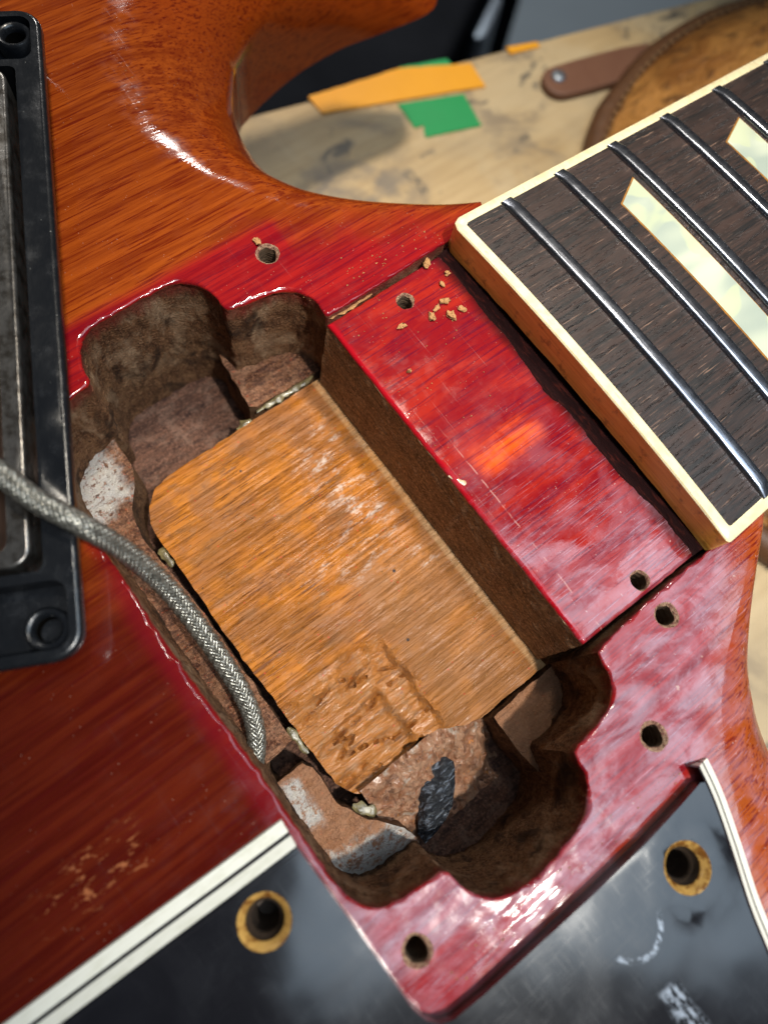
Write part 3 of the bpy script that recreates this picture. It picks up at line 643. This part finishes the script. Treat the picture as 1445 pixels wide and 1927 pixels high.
bead([(-22.0, 30.2, -17.9), (-22.8, 28.9, -17.9), (-28, 28.9, -18.0), (-33.4, 29.0, -18.2)], 0.85, 'glue', 0.6, 1)
bead([(-34.8, 28.7, -19.0), (-37.6, 28.6, -19.2)], 0.8, 'glue', 0.6, 2)
bead([(-57.3, 19, -18.7), (-57.3, 15.5, -18.7)], 0.8, 'glue', 0.35, 3)
bead([(-57.0, -13, -18.8), (-56.8, -17.5, -18.8)], 0.7, 'glue', 0.35, 5)
bead([(-56.0, -26.8, -18.9), (-54.8, -28.4, -18.9), (-53.6, -29.4, -19.0)], 1.1, 'glue', 0.3, 6)
bead([(-33.8, -24.6, -17.8), (-34.7, -25.2, -17.8), (-35.3, -24.4, -17.8)], 0.42, 'glue2', 0.4, 9)
bead([(-36.9, -15.6, -17.8), (-37.6, -16.9, -17.8), (-37.0, -18.0, -17.8)], 0.4, 'glue2', 0.4, 10)
bead([(-20.9, 28.0, -0.9), (-18.5, 27.9, -1.2), (-15.6, 27.9, -1.1), (-13.4, 28.0, -1.1)], 0.42, 'crumb', 0.5, 11)
bead([(-21.4, 0.4, -1.25), (-20.8, -1.4, -1.1), (-20.2, -2.2, -1.2)], 0.5, 'glue2', 0.5, 12)

# ---- fretboard
HF, HW, TAP, ANG, RAD = 4.35, 28.5, 0.0140, 0.049, 305.0
def hw(x): return HW-TAP*x
def zb(x, y): return HF-math.tan(ANG)*x+(hw(x)**2-y*y)/(2*RAD)      # radiused top
X1 = 105.0
def ch(x): return max(0.0, 1.3-x)*0.9                                # clipped corner on the bass side
mb = MB(); BW = 1.55
xs = [BW]+[BW+(X1-BW)*i/40 for i in range(1, 41)]
mb.rows([[(x, -(hw(x)-BW)+2*(hw(x)-BW)*j/24, zb(x, -(hw(x)-BW)+2*(hw(x)-BW)*j/24)) for x in xs] for j in range(25)], 0, flip=True)
fb = mb.build('fretboard', 'rosewood', guitar)
def binding_ring():
    mb = MB(); pts = []
    o = [(X1, hw(X1)), (40, hw(40)), (12, hw(12)), (1.6, HW-0.05), (0.5, HW-0.55), (0.0, HW-1.7), (0, HW-4)]+[(0, HW-4-(2*HW-8)*i/24) for i in range(1, 25)]+[(0, -HW+0.5), (0.25, -HW+0.1), (0.6, -HW), (12, -hw(12)), (40, -hw(40)), (X1, -hw(X1))]
    i_ = [(X1, hw(X1)-BW), (40, hw(40)-BW), (12, hw(12)-BW), (3.0, HW-BW), (2.0, HW-BW-.02), (BW, HW-BW-0.3), (BW, HW-4)]+[(BW, HW-4-(2*HW-8)*i/24) for i in range(1, 25)]+[(BW, -HW+BW+0.3), (BW+.1, -HW+BW+.1), (BW+.3, -HW+BW), (12, -hw(12)+BW), (40, -hw(40)+BW), (X1, -hw(X1)+BW)]
    top_i = [(p[0], p[1], zb(*p)+0.01) for p in i_]
    top_o = [(p[0]*1.0+(q[0]-p[0])*0.12, p[1]+(q[1]-p[1])*0.12, zb(*p)) for p, q in zip(o, i_)]
    out_t = [(p[0], p[1], zb(*p)-0.22) for p in o]
    out_b = [(p[0], p[1], zb(*p)-5.2+0.25*nz(p[0], p[1], 0, 0.4)) for p in o]
    mb.rows([top_i, top_o, out_t], 0, flip=True); mb.rows([out_t, out_b], 1, flip=True)
    return mb.build('binding', ['cream', 'amber'], fb, 50)
binding_ring()
rem = lambda n: 628.65*2**(-n/12)
for n_ in range(22, 15, -1):
    fx = 9.33+rem(n_)-rem(22); mb = MB(); rows = []; L = hw(fx)-1.25
    prof = [(-1.06, -0.05), (-1.04, 0.28), (-0.94, 0.56), (-0.74, 0.72), (-0.52, 0.77), (0.52, 0.79), (0.74, 0.72), (0.94, 0.56), (1.04, 0.28), (1.06, -0.05)]
    for j in range(31):
        t = -1+2*j/30; y = L*t; e = 1-0.75*max(0, (abs(t)-0.955)/0.045)
        rows.append([(fx+a, y, zb(fx, y)+(b*e if b > 0 else b)*(1+0.06*noise.noise((y*0.3, n_, 0)))) for a, b in prof])
    ids = mb.rows(rows, 0); mb.face(ids[0]); mb.face(ids[-1][::-1])
    mb.build('fret', 'fret', fb, 40)
def inlay(x0, x1, y0, y1):
    for nm, g, dz, mt in (('inlay_edge', 0.28, 0.012, 'burnt'), ('inlay', 0, 0.03, 'pearl')):
        mb = MB(); rows = []
        for k in range(31):
            t = -1+2*k/30
            wv = 0.16*noise.noise((k*0.5, x0, 1)) if nm == 'inlay_edge' else 0
            rows.append([(x, (y0+(y1-y0)*(x-x0)/(x1-x0)+g)*t, zb(x, 0)*0+zb(x, (y0+(y1-y0)*(x-x0)/(x1-x0)+g)*t)+dz) for x in (x0-g+wv, (x0+x1)/2, x1+g*0.4)])
        mb.rows(rows, 0, flip=True); mb.build(nm, mt, fb)
inlay(23.9, 28.9, 17.3, 19.9); inlay(47.8, 53.5, 17.2, 19.6); inlay(73.5, 80, 16.8, 19.2)
# neck wood below the board and the dark heel strip under its end
mb = MB(); rows = []
for x in (0.35, 1, 6, 12, 40, X1):
    r = []
    for j in range(25):
        a = math.pi*j/24; h = hw(x)-0.5; dz = 34 if x < 12 else 16
        if x < 12: yy, zz = (h*math.cos(a), (zb(x, hw(x))-5.15) if j in (0, 24) else -20)
        else: yy, zz = (h*math.cos(a), zb(x, hw(x))-5.15-dz*math.sin(a)**0.7)
        r.append((x, yy, zz))
    rows.append(r)
ids = mb.rows(rows, 0); mb.face(ids[0])
mb.build('neck_shaft', 'lacquer', guitar)
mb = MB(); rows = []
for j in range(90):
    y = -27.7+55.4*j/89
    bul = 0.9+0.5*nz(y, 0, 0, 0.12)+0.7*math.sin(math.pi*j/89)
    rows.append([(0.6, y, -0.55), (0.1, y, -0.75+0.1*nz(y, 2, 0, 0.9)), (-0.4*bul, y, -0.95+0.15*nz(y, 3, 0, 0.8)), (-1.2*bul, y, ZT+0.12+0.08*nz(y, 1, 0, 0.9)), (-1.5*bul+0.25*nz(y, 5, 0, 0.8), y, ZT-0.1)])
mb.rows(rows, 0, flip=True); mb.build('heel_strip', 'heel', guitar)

# ================================================================== pickguard
pick = tag(empty('pickguard', (-62, -50, 0)), 'black pickguard with white edge lines, screwed off, cut out round the pickup opening', 'pickguard')
T = 2.3; BV = 2.9
basse = [(-135, -18.4), (-110, -18.7), (-94, -19.2), (-80, -19.8), (-70, -20.3), (-62.9, -20.6)]
rght = [(-18.9, -46.4), (-19.5, -48.6), (-20.4, -51.2), (-22.3, -55.6), (-24.7, -60.8), (-26.2, -65), (-28.5, -72), (-32, -84), (-37, -98)]
rght = [tuple(v) for v in catmull([Vector((p[0], p[1], 0)).xy for p in rght], 5)] if False else [(v.x, v.y) for v in catmull([(p[0], p[1], 0) for p in rght], 5)]
basse = [(v.x, v.y) for v in catmull([(p[0], p[1], 0) for p in basse], 4)]
def off(poly, d):                       # offset to the right-hand side of travel (inside the plate)
    return [(p[0]-n.x*d, p[1]-n.y*d) for p, n in zip(poly, normals([Vector(q) for q in poly]))]
cut = [(-63.0, -24.2), (-62.9, -28), (-62.7, -34), (-62.6, -40), (-62.5, -43.6), (-62.1, -45.2), (-61.2, -46.4), (-59.8, -47.0), (-56, -47.3), (-48, -47.5), (-40, -47.7), (-32, -47.7), (-26, -47.4), (-22.4, -47.1)]
def offr(poly, d): return [(p[0]-n.x*d, p[1]-n.y*d) for p, n in zip(poly, normals([Vector(q) for q in poly]))]
bi = offr(basse, BV+0.35); ri = offr(rght, BV*0.80+0.3)
top = bi+cut+[p for p in ri if p[1] < -47.3]+[(-40, -100), (-135, -100)]
pgh = [(-69.7, -27.5, 2.85), (-30.0, -52.5, 2.85)]
mb = MB()
def plate_z(x, y):
    z = T
    for hx, hy, hr in pgh:
        d = math.hypot(x-hx, y-hy); z += 0.22*math.exp(-((d-hr-0.9)/0.9)**2) if hx > -50 else 0
    return z+0.10*nz(x, y, 0, 0.05)
fill(mb, top, [circle(x, y, r, 28) for x, y, r in pgh], plate_z, 0, 1.6)
cw = resample([Vector(p) for p in [bi[-1]]+cut+[ [p for p in ri if p[1] < -47.3][0] ]], 0.8)
mb.rows([[(p.x, p.y, plate_z(p.x, p.y)) for p in cw], [(p.x, p.y, T-0.5) for p in cw]], 0, flip=True)
mb.rows([[(p.x, p.y, T-0.5) for p in cw], [(p.x, p.y, 0.02) for p in cw]], 1, flip=True)
mb.build('plate', ['black', 'cutedge'], pick, 40).location = -Vector((-62, -50, 0))*S
def strip(edge, k, d0, d1, z0, z1, mt):
    A = offr(edge, d0*k); B = offr(edge, d1*k)
    # both plies end flush on the cut-out
    mb = MB(); mb.rows([[(p[0], p[1], z0) for p in A], [((p[0]+q[0])/2, (p[1]+q[1])/2, (z0+z1)/2+0.015) for p, q in zip(A, B)], [(p[0], p[1], z1) for p in B]], 0, flip=False)
    base = [(p[0], p[1], 0.0) for p in A]
    n = len(A)
    for e in ((0, n-1)):
        a = mb.vert((A[e][0], A[e][1], z0)); b = mb.vert((B[e][0], B[e][1], z1)); c = mb.vert((B[e][0], B[e][1], -0.01)); d = mb.vert((A[e][0], A[e][1], -0.01)); mb.face((a, b, c, d))
    o = mb.build('edge_ply', mt, pick); o.location = -Vector((-62, -50, 0))*S
for edge, k in ((basse, 1.12), (rght, 0.80)):
    strip(edge, k, 0.0, 0.14, 0.0, 0.45, 'white')
    strip(edge, k, 0.14, 1.35, 0.45, 1.02, 'white')
    strip(edge, k, 1.35, 1.72, 1.02, 1.26, 'blackline')
    strip(edge, k, 1.72, 2.78, 1.26, 2.0, 'white')
    strip(edge, k, 2.78, 3.3, 2.0, T+0.02, 'blackline')
for hx, hy, hr in pgh:
    mb = MB(); z0 = plate_z(hx+hr, hy)
    prof = [(hr, z0), (hr-0.15, z0-0.18), (hr-0.7, z0-0.85), (hr-0.8, z0-1.1)]
    mb.rows([[(p[0], p[1], z) for p in circle(hx, hy, r, 28)] for r, z in prof], 0, close=True)
    prof = [(hr-0.8, z0-1.1), (hr-0.95, z0-1.9), (1.75, z0-2.2), (1.5, z0-2.6), (1.6, z0-3.2), (1.45, z0-3.8), (1.55, z0-4.4), (1.4, z0-5), (1.3, z0-9)]
    ids = mb.rows([[(p[0], p[1], z) for p in circle(hx, hy, r, 28)] for r, z in prof], 1, close=True); mb.face(ids[-1], 1)
    mb.build('countersunk_hole', ['csink', 'bore'], pick, 50).location = -Vector((-62, -50, 0))*S

# ================================================================== loose pickup, face down on the body
A0 = Vector((-69.4, 5.54, 0)); UD = Vector((0.452, 0.892, 0)).normalized(); VD = Vector((-UD.y, UD.x, 0))
pup = tag(empty('pickup', (0, 0, 0)), 'loose pickup in black mounting frame lying upside down left of the cavity', 'pickup')
pup.matrix_world = Matrix(((UD.x, VD.x, 0, A0.x*S), (UD.y, VD.y, 0, A0.y*S), (0, 0, 1, 0.0002), (0, 0, 0, 1)))
LU, LV, HR = 90.0, 44.0, 6.5
def shell(name, outer, holes, z1, z0, mats, r=0.45, floor=None, parent=pup, hmat=0, wob=0.0, taper=0.0):
    """plate with rounded outer edge; holes = list of (loop, depth or None)"""
    mb = MB(); o = [Vector(p) for p in outer]; n = normals(o, True)
    sg = 1 if inside(np.array([[o[2].x+n[2].x*0.3, o[2].y+n[2].y*0.3]]), outer)[0] else -1
    ins = [(p.x+sg*k.x*r, p.y+sg*k.y*r) for p, k in zip(o, n)]
    zf = (lambda x, y: z1+wob*nz(x, y, 0, 0.2)) if wob else z1
    fill(mb, ins, [h[0] for h in holes], zf, 0, 2.5)
    rows = []
    for k in range(5):
        a = math.pi/2*k/4; rows.append([(i_[0]+(p.x-i_[0])*math.sin(a), i_[1]+(p.y-i_[1])*math.sin(a), z1-r*(1-math.cos(a))) for i_, p in zip(ins, o)])
    rows.append([(p.x, p.y, z1-r-(0.8 if taper else 0.01)) for p in o]); rows.append([(p.x+sg*k.x*taper, p.y+sg*k.y*taper, z0) for p, k in zip(o, n)]); mb.rows(rows, 0, close=True, flip=sg < 0)
    for loop, d in holes:
        zb_ = z0 if d is None else z1-d
        mb.rows([[(p[0], p[1], z1) for p in loop], [(p[0], p[1], zb_) for p in loop]], hmat, close=True, flip=True)
        if d is not None: fill(mb, loop, [], zb_, hmat, None)
    return mb.build(name, mats, parent, 40)
shell('mounting_frame', rrect(0, LU, 0, LV, 3.2), [(rrect(10, 80, 3.6, 40.4, 1.0), None), (rrect(1.3, 8.8, 1.4, 42.6, 1.6), 3.2), (rrect(81.2, 88.7, 1.4, 42.6, 1.6), 3.2)], HR, 0, 'plastic', 0.55, wob=0.1, taper=2.6)
for u in (3.7, 86.3):
    for v_ in (3.8, 40.2):
        mb = MB(); prof = [(2.5, HR-3.2), (2.35, HR-0.9), (2.1, HR-0.6), (1.75, HR-0.65), (1.5, HR-1.0), (1.4, HR-1.6), (1.4, 0.6)]
        mb.rows([[(p[0], p[1], z) for p in circle(u, v_, r, 24)] for r, z in prof[:6]], 0, close=True)
        ids = mb.rows([[(p[0], p[1], z) for p in circle(u, v_, r, 24)] for r, z in prof[5:]], 1, close=True); mb.face(ids[-1], 1); mb.build('screw_boss', ['plastic', 'void'], pup, 50)
# metal cover seen from its open side, coil tape, base plate
shell('cover', rrect(10.6, 79.4, 4.7, 39.3, 2.2), [(rrect(12.0, 78.0, 7.0, 37.0, 2.0), 2.5)], 7.0, -0.0, 'nickel', 0.4, wob=0.15)
shell('coil_wrap', rrect(12.6, 77.4, 7.5, 36.5, 2.6), [(rrect(14.4, 75.6, 8.3, 35.7, 2.2), 3.5)], 8.1, 4.3, 'gap', 0.25)
shell('base_plate', rrect(15.6, 74.4, 9.6, 34.4, 2.4), [(circle(28, 15, 1.4, 16), 1.0), (circle(62, 15, 1.4, 16), 1.0)], 8.3, 4.4, 'plate', 0.3)

# ================================================================== braided cable
cp = [(-77.5, 47.5, 8.2), (-73.5, 42.0, 9.6), (-70.2, 36.5, 10.0), (-67.36, 30.77, 9.9), (-65.88, 26.77, 9.7), (-64.56, 22.53, 9.4), (-62.16, 17.54, 8.7), (-60.13, 13.7, 3.5), (-58.94, 8.78, -3.0), (-58.73, 2.07, -8.0), (-59.05, -5.0, -12.0), (-60.07, -9.71, -14.0), (-62.3, -13.3, -15.5), (-67, -17.5, -16.4)]
cable = tag(empty('braided_cable', cp[5]), 'grey metal braided cable running from the loose pickup into the cavity', 'cable')
axis = catmull(cp, 24)
# even arc length
ax = [axis[0]]
for p in axis[1:]:
    while (p-ax[-1]).length >= 0.33: ax.append(ax[-1]+(p-ax[-1]).normalized()*0.33)
frames = []; up = Vector((0, 0, 1))
for i, p in enumerate(ax):
    t = (ax[min(i+2, len(ax)-1)]-ax[max(i-2, 0)]).normalized(); up = (up-t*up.dot(t)).normalized(); frames.append((p, up.copy(), t.cross(up)))
mb = MB(); tube(mb, ax[::3], 0.98, 12); o = mb.build('core', 'core', cable); o.location = -cable.location
NS = 12
for d in (1, -1):
    for k in range(NS):
        mb = MB(); rows = []
        for i, (p, u, sd) in enumerate(frames):
            s_ = i*0.33; th_ = d*s_*0.80+6.28319*k/NS
            ov = 0.10*math.sin(th_*NS/2*1.0+d*0.0+(0 if d > 0 else math.pi)+s_*0.0)
            rr = 1.18+0.085*math.sin(NS/2*(th_-d*s_*0.80)+d*s_*0.80*NS/2*2+(0 if d > 0 else math.pi))
            c_ = u*math.cos(th_)+sd*math.sin(th_); tn = (-u*math.sin(th_)+sd*math.cos(th_))
            q = p+c_*rr
            rows.append([q+tn*0.24+c_*-0.03, q+tn*0.12+c_*0.10, q-tn*0.12+c_*0.10, q-tn*0.24+c_*-0.03])
        mb.rows(rows, 0); o = mb.build('strand', 'braid', cable, 70); o.location = -cable.location

# ================================================================== wood crumbs and scrap
def crumb_mesh(seed, sx, sy, sz):
    mb = MB(); rs = random.Random(seed); rows = []
    for j in range(7):
        ph = math.pi*j/6; r = []
        for i in range(10):
            th_ = 6.28319*i/10; d = Vector((math.sin(ph)*math.cos(th_), math.sin(ph)*math.sin(th_), math.cos(ph)))
            q = 1+0.75*nz(d.x+seed*3, d.y, d.z, 1.6, 4); r.append((d.x*sx*q, d.y*sy*q, d.z*sz*q))
        rows.append(r)
    mb.rows(rows, 0, close=True, flip=True); return mb
crumbs = [((-3.8, 27.4), 0.75, 0.5, 'tan wood crumb in the corner between the body and the fretboard end'), ((-4.1, 23.5), 0.55, 0.45, 'wood crumb on the red wood, second one down from the fretboard corner'), ((-2.3, 24.5), 0.45, 0.35, 'wood crumb lying closest to the dark strip under the fretboard'),
          ((-5.5, 21.1), 0.65, 0.42, 'upper wood crumb of the loose cluster on the red wood'), ((-7.3, 20.8), 0.72, 0.42, 'long wood crumb in the middle of the cluster on the red wood'), ((-8.7, 20.1), 0.80, 0.42, 'lowest left wood crumb of the cluster on the red wood'),
          ((-6.2, 18.7), 0.85, 0.5, 'ragged pale crumb at the bottom of the cluster on the red wood'), ((-4.2, 18.7), 0.75, 0.55, 'brown crumb on the right of the cluster below the fretboard corner'), ((-13.2, 21.2), 0.75, 0.32, 'pale splinter on the red wood below the screw hole'), ((-16.6, 15.2), 0.3, 0.25, 'tiny lone crumb on the red wood nearer the cavity edge'), ((-22.6, 42.7), 0.75, 0.6, 'pale crumb sitting on the rim of the upper screw hole')]
for i, ((x, y), sx, sy, lab) in enumerate(crumbs):
    o = crumb_mesh(i+1, sx*(1.15 if i % 3 == 0 else 0.95), sy*(0.75 if i % 3 == 1 else 1.1), (0.36, 0.20, 0.28)[i % 3]).build('wood_crumb', 'crumb', None, 22)
    o.location = Vector((x, y, (0.3 if i == 10 else ZT+0.3)))*S; o.rotation_euler = (0.2, 0.1, 0.6+i*0.7)
    tag(o, lab, 'wood crumb', 'wood crumbs scattered near the fretboard end')
# scrap of black tape in the deep well
mb = MB(); rows = []
for j in range(25):
    t = j/24; r = []
    for i in range(13):
        q = i/12; x = -41.2-9.5*t+(q-0.5)*2.0*math.sin(math.pi*min(1, t+0.1)); y = -30.4-7.0*t+(q-0.5)*-5.2*math.sin(math.pi*(0.10+0.8*t))
        r.append((x, y, -21.2-4.6*t+1.4*math.sin(math.pi*q)*math.sin(math.pi*(0.1+0.85*t))+1.0*nz(x, y, 0, 0.5, 4)))
    rows.append(r)
top_ids = mb.rows(rows, 0)
mb.rows([[Vector(p)-Vector((0, 0, 0.35)) for p in r] for r in rows], 0, flip=True)
tag(mb.build('tape_scrap', 'tape_black', None, 60), 'crumpled scrap of black tape stuck in the deep well beside the tenon', 'tape')

# ================================================================== bench and what lies on it
ZBN = -65.0
EA, EB = Vector((36, 116.5)), Vector((159.3, 88))           # far edge of the bench
ed = (EB-EA).normalized(); en = Vector((-ed.y, ed.x))
a_, b_ = EA-ed*300, EB+ed*300
mb = MB(); P4 = [a_, b_, b_-en*700, a_-en*700]
rowsT = [[(p.x, p.y, z) for p in (a_+en*o_, b_+en*o_)] for o_, z in ((-700, ZBN), (-4, ZBN), (-1.2, ZBN-0.5), (0, ZBN-2.2), (0, ZBN-40))]
mb.rows(rowsT, 0)
tag(mb.build('workbench', 'bench'), 'stained pale wooden workbench top below the guitar', 'workbench')
def patch(name, pts, dz, mt, label, group):
    P = [tuple(v) for v in resample([Vector(p) for p in pts], 1.2, True)]
    P = [(p[0]+0.15*nz(p[0], p[1], 1, 0.5), p[1]+0.15*nz(p[0], p[1], 3, 0.5)) for p in P]
    mb = MB(); zf = lambda x, y: ZBN+dz+0.12*nz(x, y, 0, 0.15)
    A_ = sum(P[i][0]*P[(i+1) % len(P)][1]-P[(i+1) % len(P)][0]*P[i][1] for i in range(len(P)))
    fill(mb, P, [], zf, 0, 3); mb.rows([[(p[0], p[1], zf(*p)) for p in P], [(p[0], p[1], ZBN+0.01) for p in P]], 0, close=True, flip=A_ > 0)
    return tag(mb.build(name, mt), label, 'tape', group)
patch('adhesive_tape', [(58.2, 101.2), (57.4, 92.4), (60.0, 92.2), (57.9, 88.6), (73.6, 83.7), (76.3, 94.7)], 0.35, 'tape_green', 'green tape square on the bench, lower edge torn', 'tape pieces stuck on the bench')
patch('adhesive_tape', [(38.9, 115.4), (38.8, 109.2), (83.1, 93.5), (84.7, 101.9), (66.4, 110.6)], 0.6, 'tape_yellow', 'long orange yellow tape strip along the far edge of the bench', 'tape pieces stuck on the bench')
patch('adhesive_tape', [(66.5, 111.3), (80.0, 107.0), (80, 104.6), (66, 109.5)], 0.3, 'tape_green', 'sliver of green tape behind the long orange tape', 'tape pieces stuck on the bench')
patch('adhesive_tape', [(97.5, 101.5), (107, 98.5), (106.5, 96.6), (97, 99)], 0.4, 'tape_yellow', 'small orange tape piece on the bench edge right of the long one', 'tape pieces stuck on the bench')
# leather strap with a rivet
st = empty('leather_strap', (100, 84, ZBN)); tag(st, 'flat brown leather strap with a rivet lying on the bench', 'strap')
sd = Vector((0.96, -0.22)).normalized(); sn = Vector((-sd.y, sd.x)); pc = Vector((99.2, 83.5))
pts = [pc+sn*5.6+sd*2.0, pc+sn*3.8-sd*1.6, pc+sn*0-sd*3.0, pc-sn*3.8-sd*1.6, pc-sn*5.6+sd*2.5, pc-sn*5.2+sd*40, pc+sn*5.2+sd*40]
pts = smooth(pts, 2, True); pl = [(p.x-100, p.y-84) for p in pts]
shell('band', [tuple(p) for p in pl], [], 2.4, 0.3, 'strap', 0.7, parent=st)
mb = MB(); prof = [(2.2, 2.3), (2.1, 2.7), (1.5, 3.1), (0.6, 3.2)]
ids = mb.rows([[(p[0], p[1], z) for p in circle(1.8, 0.2, r, 18)] for r, z in prof], 0, close=True); mb.face(ids[-1]); mb.build('rivet', 'steel', st, 60)
# round leather shot bag under the neck
BC = Vector((147, -22)); BR = 96.0; BZ = ZBN
bag = empty('leather_bag', (BC.x, BC.y, BZ)); tag(bag, 'round brown leather shot bag with a stitched seam under the neck', 'leather bag')
def bagp(th_, t):          # t 0 rim .. 1 top centre
    r = BR*(1-t)**0.9; h = 34*math.sin(min(1, t*1.25)*math.pi/2)**0.8+6
    return (r*math.cos(th_)*1.0, r*math.sin(th_)*1.0, h+1.2*nz(r*math.cos(th_), r*math.sin(th_), 0, 0.05, 3)*(1 if t > 0.05 else 0.2))
def ring(rad, z): return [(rad*math.cos(6.28319*i/96)*(1+0.012*noise.noise((i*0.4, 1, 0))), rad*math.sin(6.28319*i/96)*(1+0.012*noise.noise((i*0.4, 2, 0))), z) for i in range(96)]
mb = MB()
mb.rows([[bagp(6.28319*i/96, k/14) for i in range(96)] for k in range(15)], 0, close=True)
mb.build('top_panel', 'leather', bag, 60)
mb = MB(); mb.rows([ring(BR-1.0, 5.2), ring(BR+1.2, 6.8), ring(BR+3.6, 6.0), ring(BR+5.2, 3.6), ring(BR+5.0, 1.0), ring(BR+2.0, 0.05)], 0, close=True, flip=True); mb.build('welt', 'leather_dark', bag, 70)
for i in range(200):
    a = 6.28319*i/200
    if not (0.9 < a < 2.8): continue
    mb = MB(); p = Vector((BR+0.2, 0, 6.9)); rr = BR+0.6
    q0 = Vector((rr*math.cos(a), rr*math.sin(a), 6.9)); q1 = Vector((rr*math.cos(a+0.018), rr*math.sin(a+0.018), 6.9))
    tube(mb, [q0, (q0+q1)/2+Vector((0, 0, 0.45)), q1], 0.42, 6); mb.build('stitch', 'thread', bag, 70)
# beyond the bench: floor and a dark padded case
mb = MB(); mb.rows([[(-2500, 60, -760), (2500, 60, -760)], [(-2500, 4000, -760), (2500, 4000, -760)]], 0); tag(mb.build('floor', 'floor'), kind='structure')
case = empty('tool_case', (115, 186, -760)); case.rotation_euler.z = math.radians(31.5); tag(case, 'black padded tool case standing on the floor behind the bench', 'case')
def blk(name, x0, x1, y0, y1, z0, z1, r, mt):
    mb = MB(); o = rrect(x0, x1, y0, y1, r); rr = min(r*0.5, 25)
    rows = [[(p[0], p[1], z0) for p in o], [(p[0], p[1], z1-rr) for p in o]]
    cx, cy = (x0+x1)/2, (y0+y1)/2
    for k in range(1, 5):
        a = math.pi/2*k/4; f_ = 1-rr*(1-math.cos(a))/max(x1-x0, y1-y0)*2; rows.append([(cx+(p[0]-cx)*f_, cy+(p[1]-cy)*f_, z1-rr+rr*math.sin(a)) for p in o])
    ids = mb.rows(rows, 0, close=True); mb.face(ids[-1]); return mb.build(name, mt, case, 40)
blk('case_body', 0, 620, 0, 380, 0, 420, 30, 'cloth'); blk('case_lid', -5, 625, -5, 385, 426, 470, 32, 'cloth')
blk('case_latch', 250, 300, -16, -4, 390, 450, 6, 'steel')

# fine grit and sawdust lying in the cavity and on the finish
rs = random.Random(3); mb = MB()
def grain(x, y, z, r):
    a = rs.random()*6.28; k = 0.5+rs.random()
    b = [mb.vert((x+r*k*math.cos(a+t), y+r*math.sin(a+t), z+0.15*r)) for t in (0, 1.9, 4.1)]; t_ = mb.vert((x, y, z+r*0.9))
    for i in range(3): mb.face((b[i], b[(i+1) % 3], t_))
for _ in range(260):
    x, y = rs.uniform(-55.5, -23), rs.uniform(-26, 26); grain(x, y, zstep(x, y), rs.choice((0.06, 0.08, 0.1, 0.18)))
for _ in range(90):
    x, y = rs.uniform(-20.5, -3), rs.gauss(20, 9)
    if abs(y) < 27: grain(x, y, ZT+0.03, rs.choice((0.06, 0.09, 0.14)))
for _ in range(60):
    x, y = rs.gauss(-10, 6), rs.gauss(31, 1.6)
    if y > 28.8: grain(x, y, 0.0, rs.choice((0.07, 0.1, 0.16)))
for _ in range(70):
    x, y = rs.uniform(-58, -22), -44.8+rs.gauss(0, 0.8); grain(x, y, 0.0, rs.choice((0.06, 0.09, 0.15)))
tag(mb.build('sawdust', 'crumb', None, 20), 'fine tan sawdust sprinkled over the cavity floor and red finish', 'sawdust', kind='stuff')
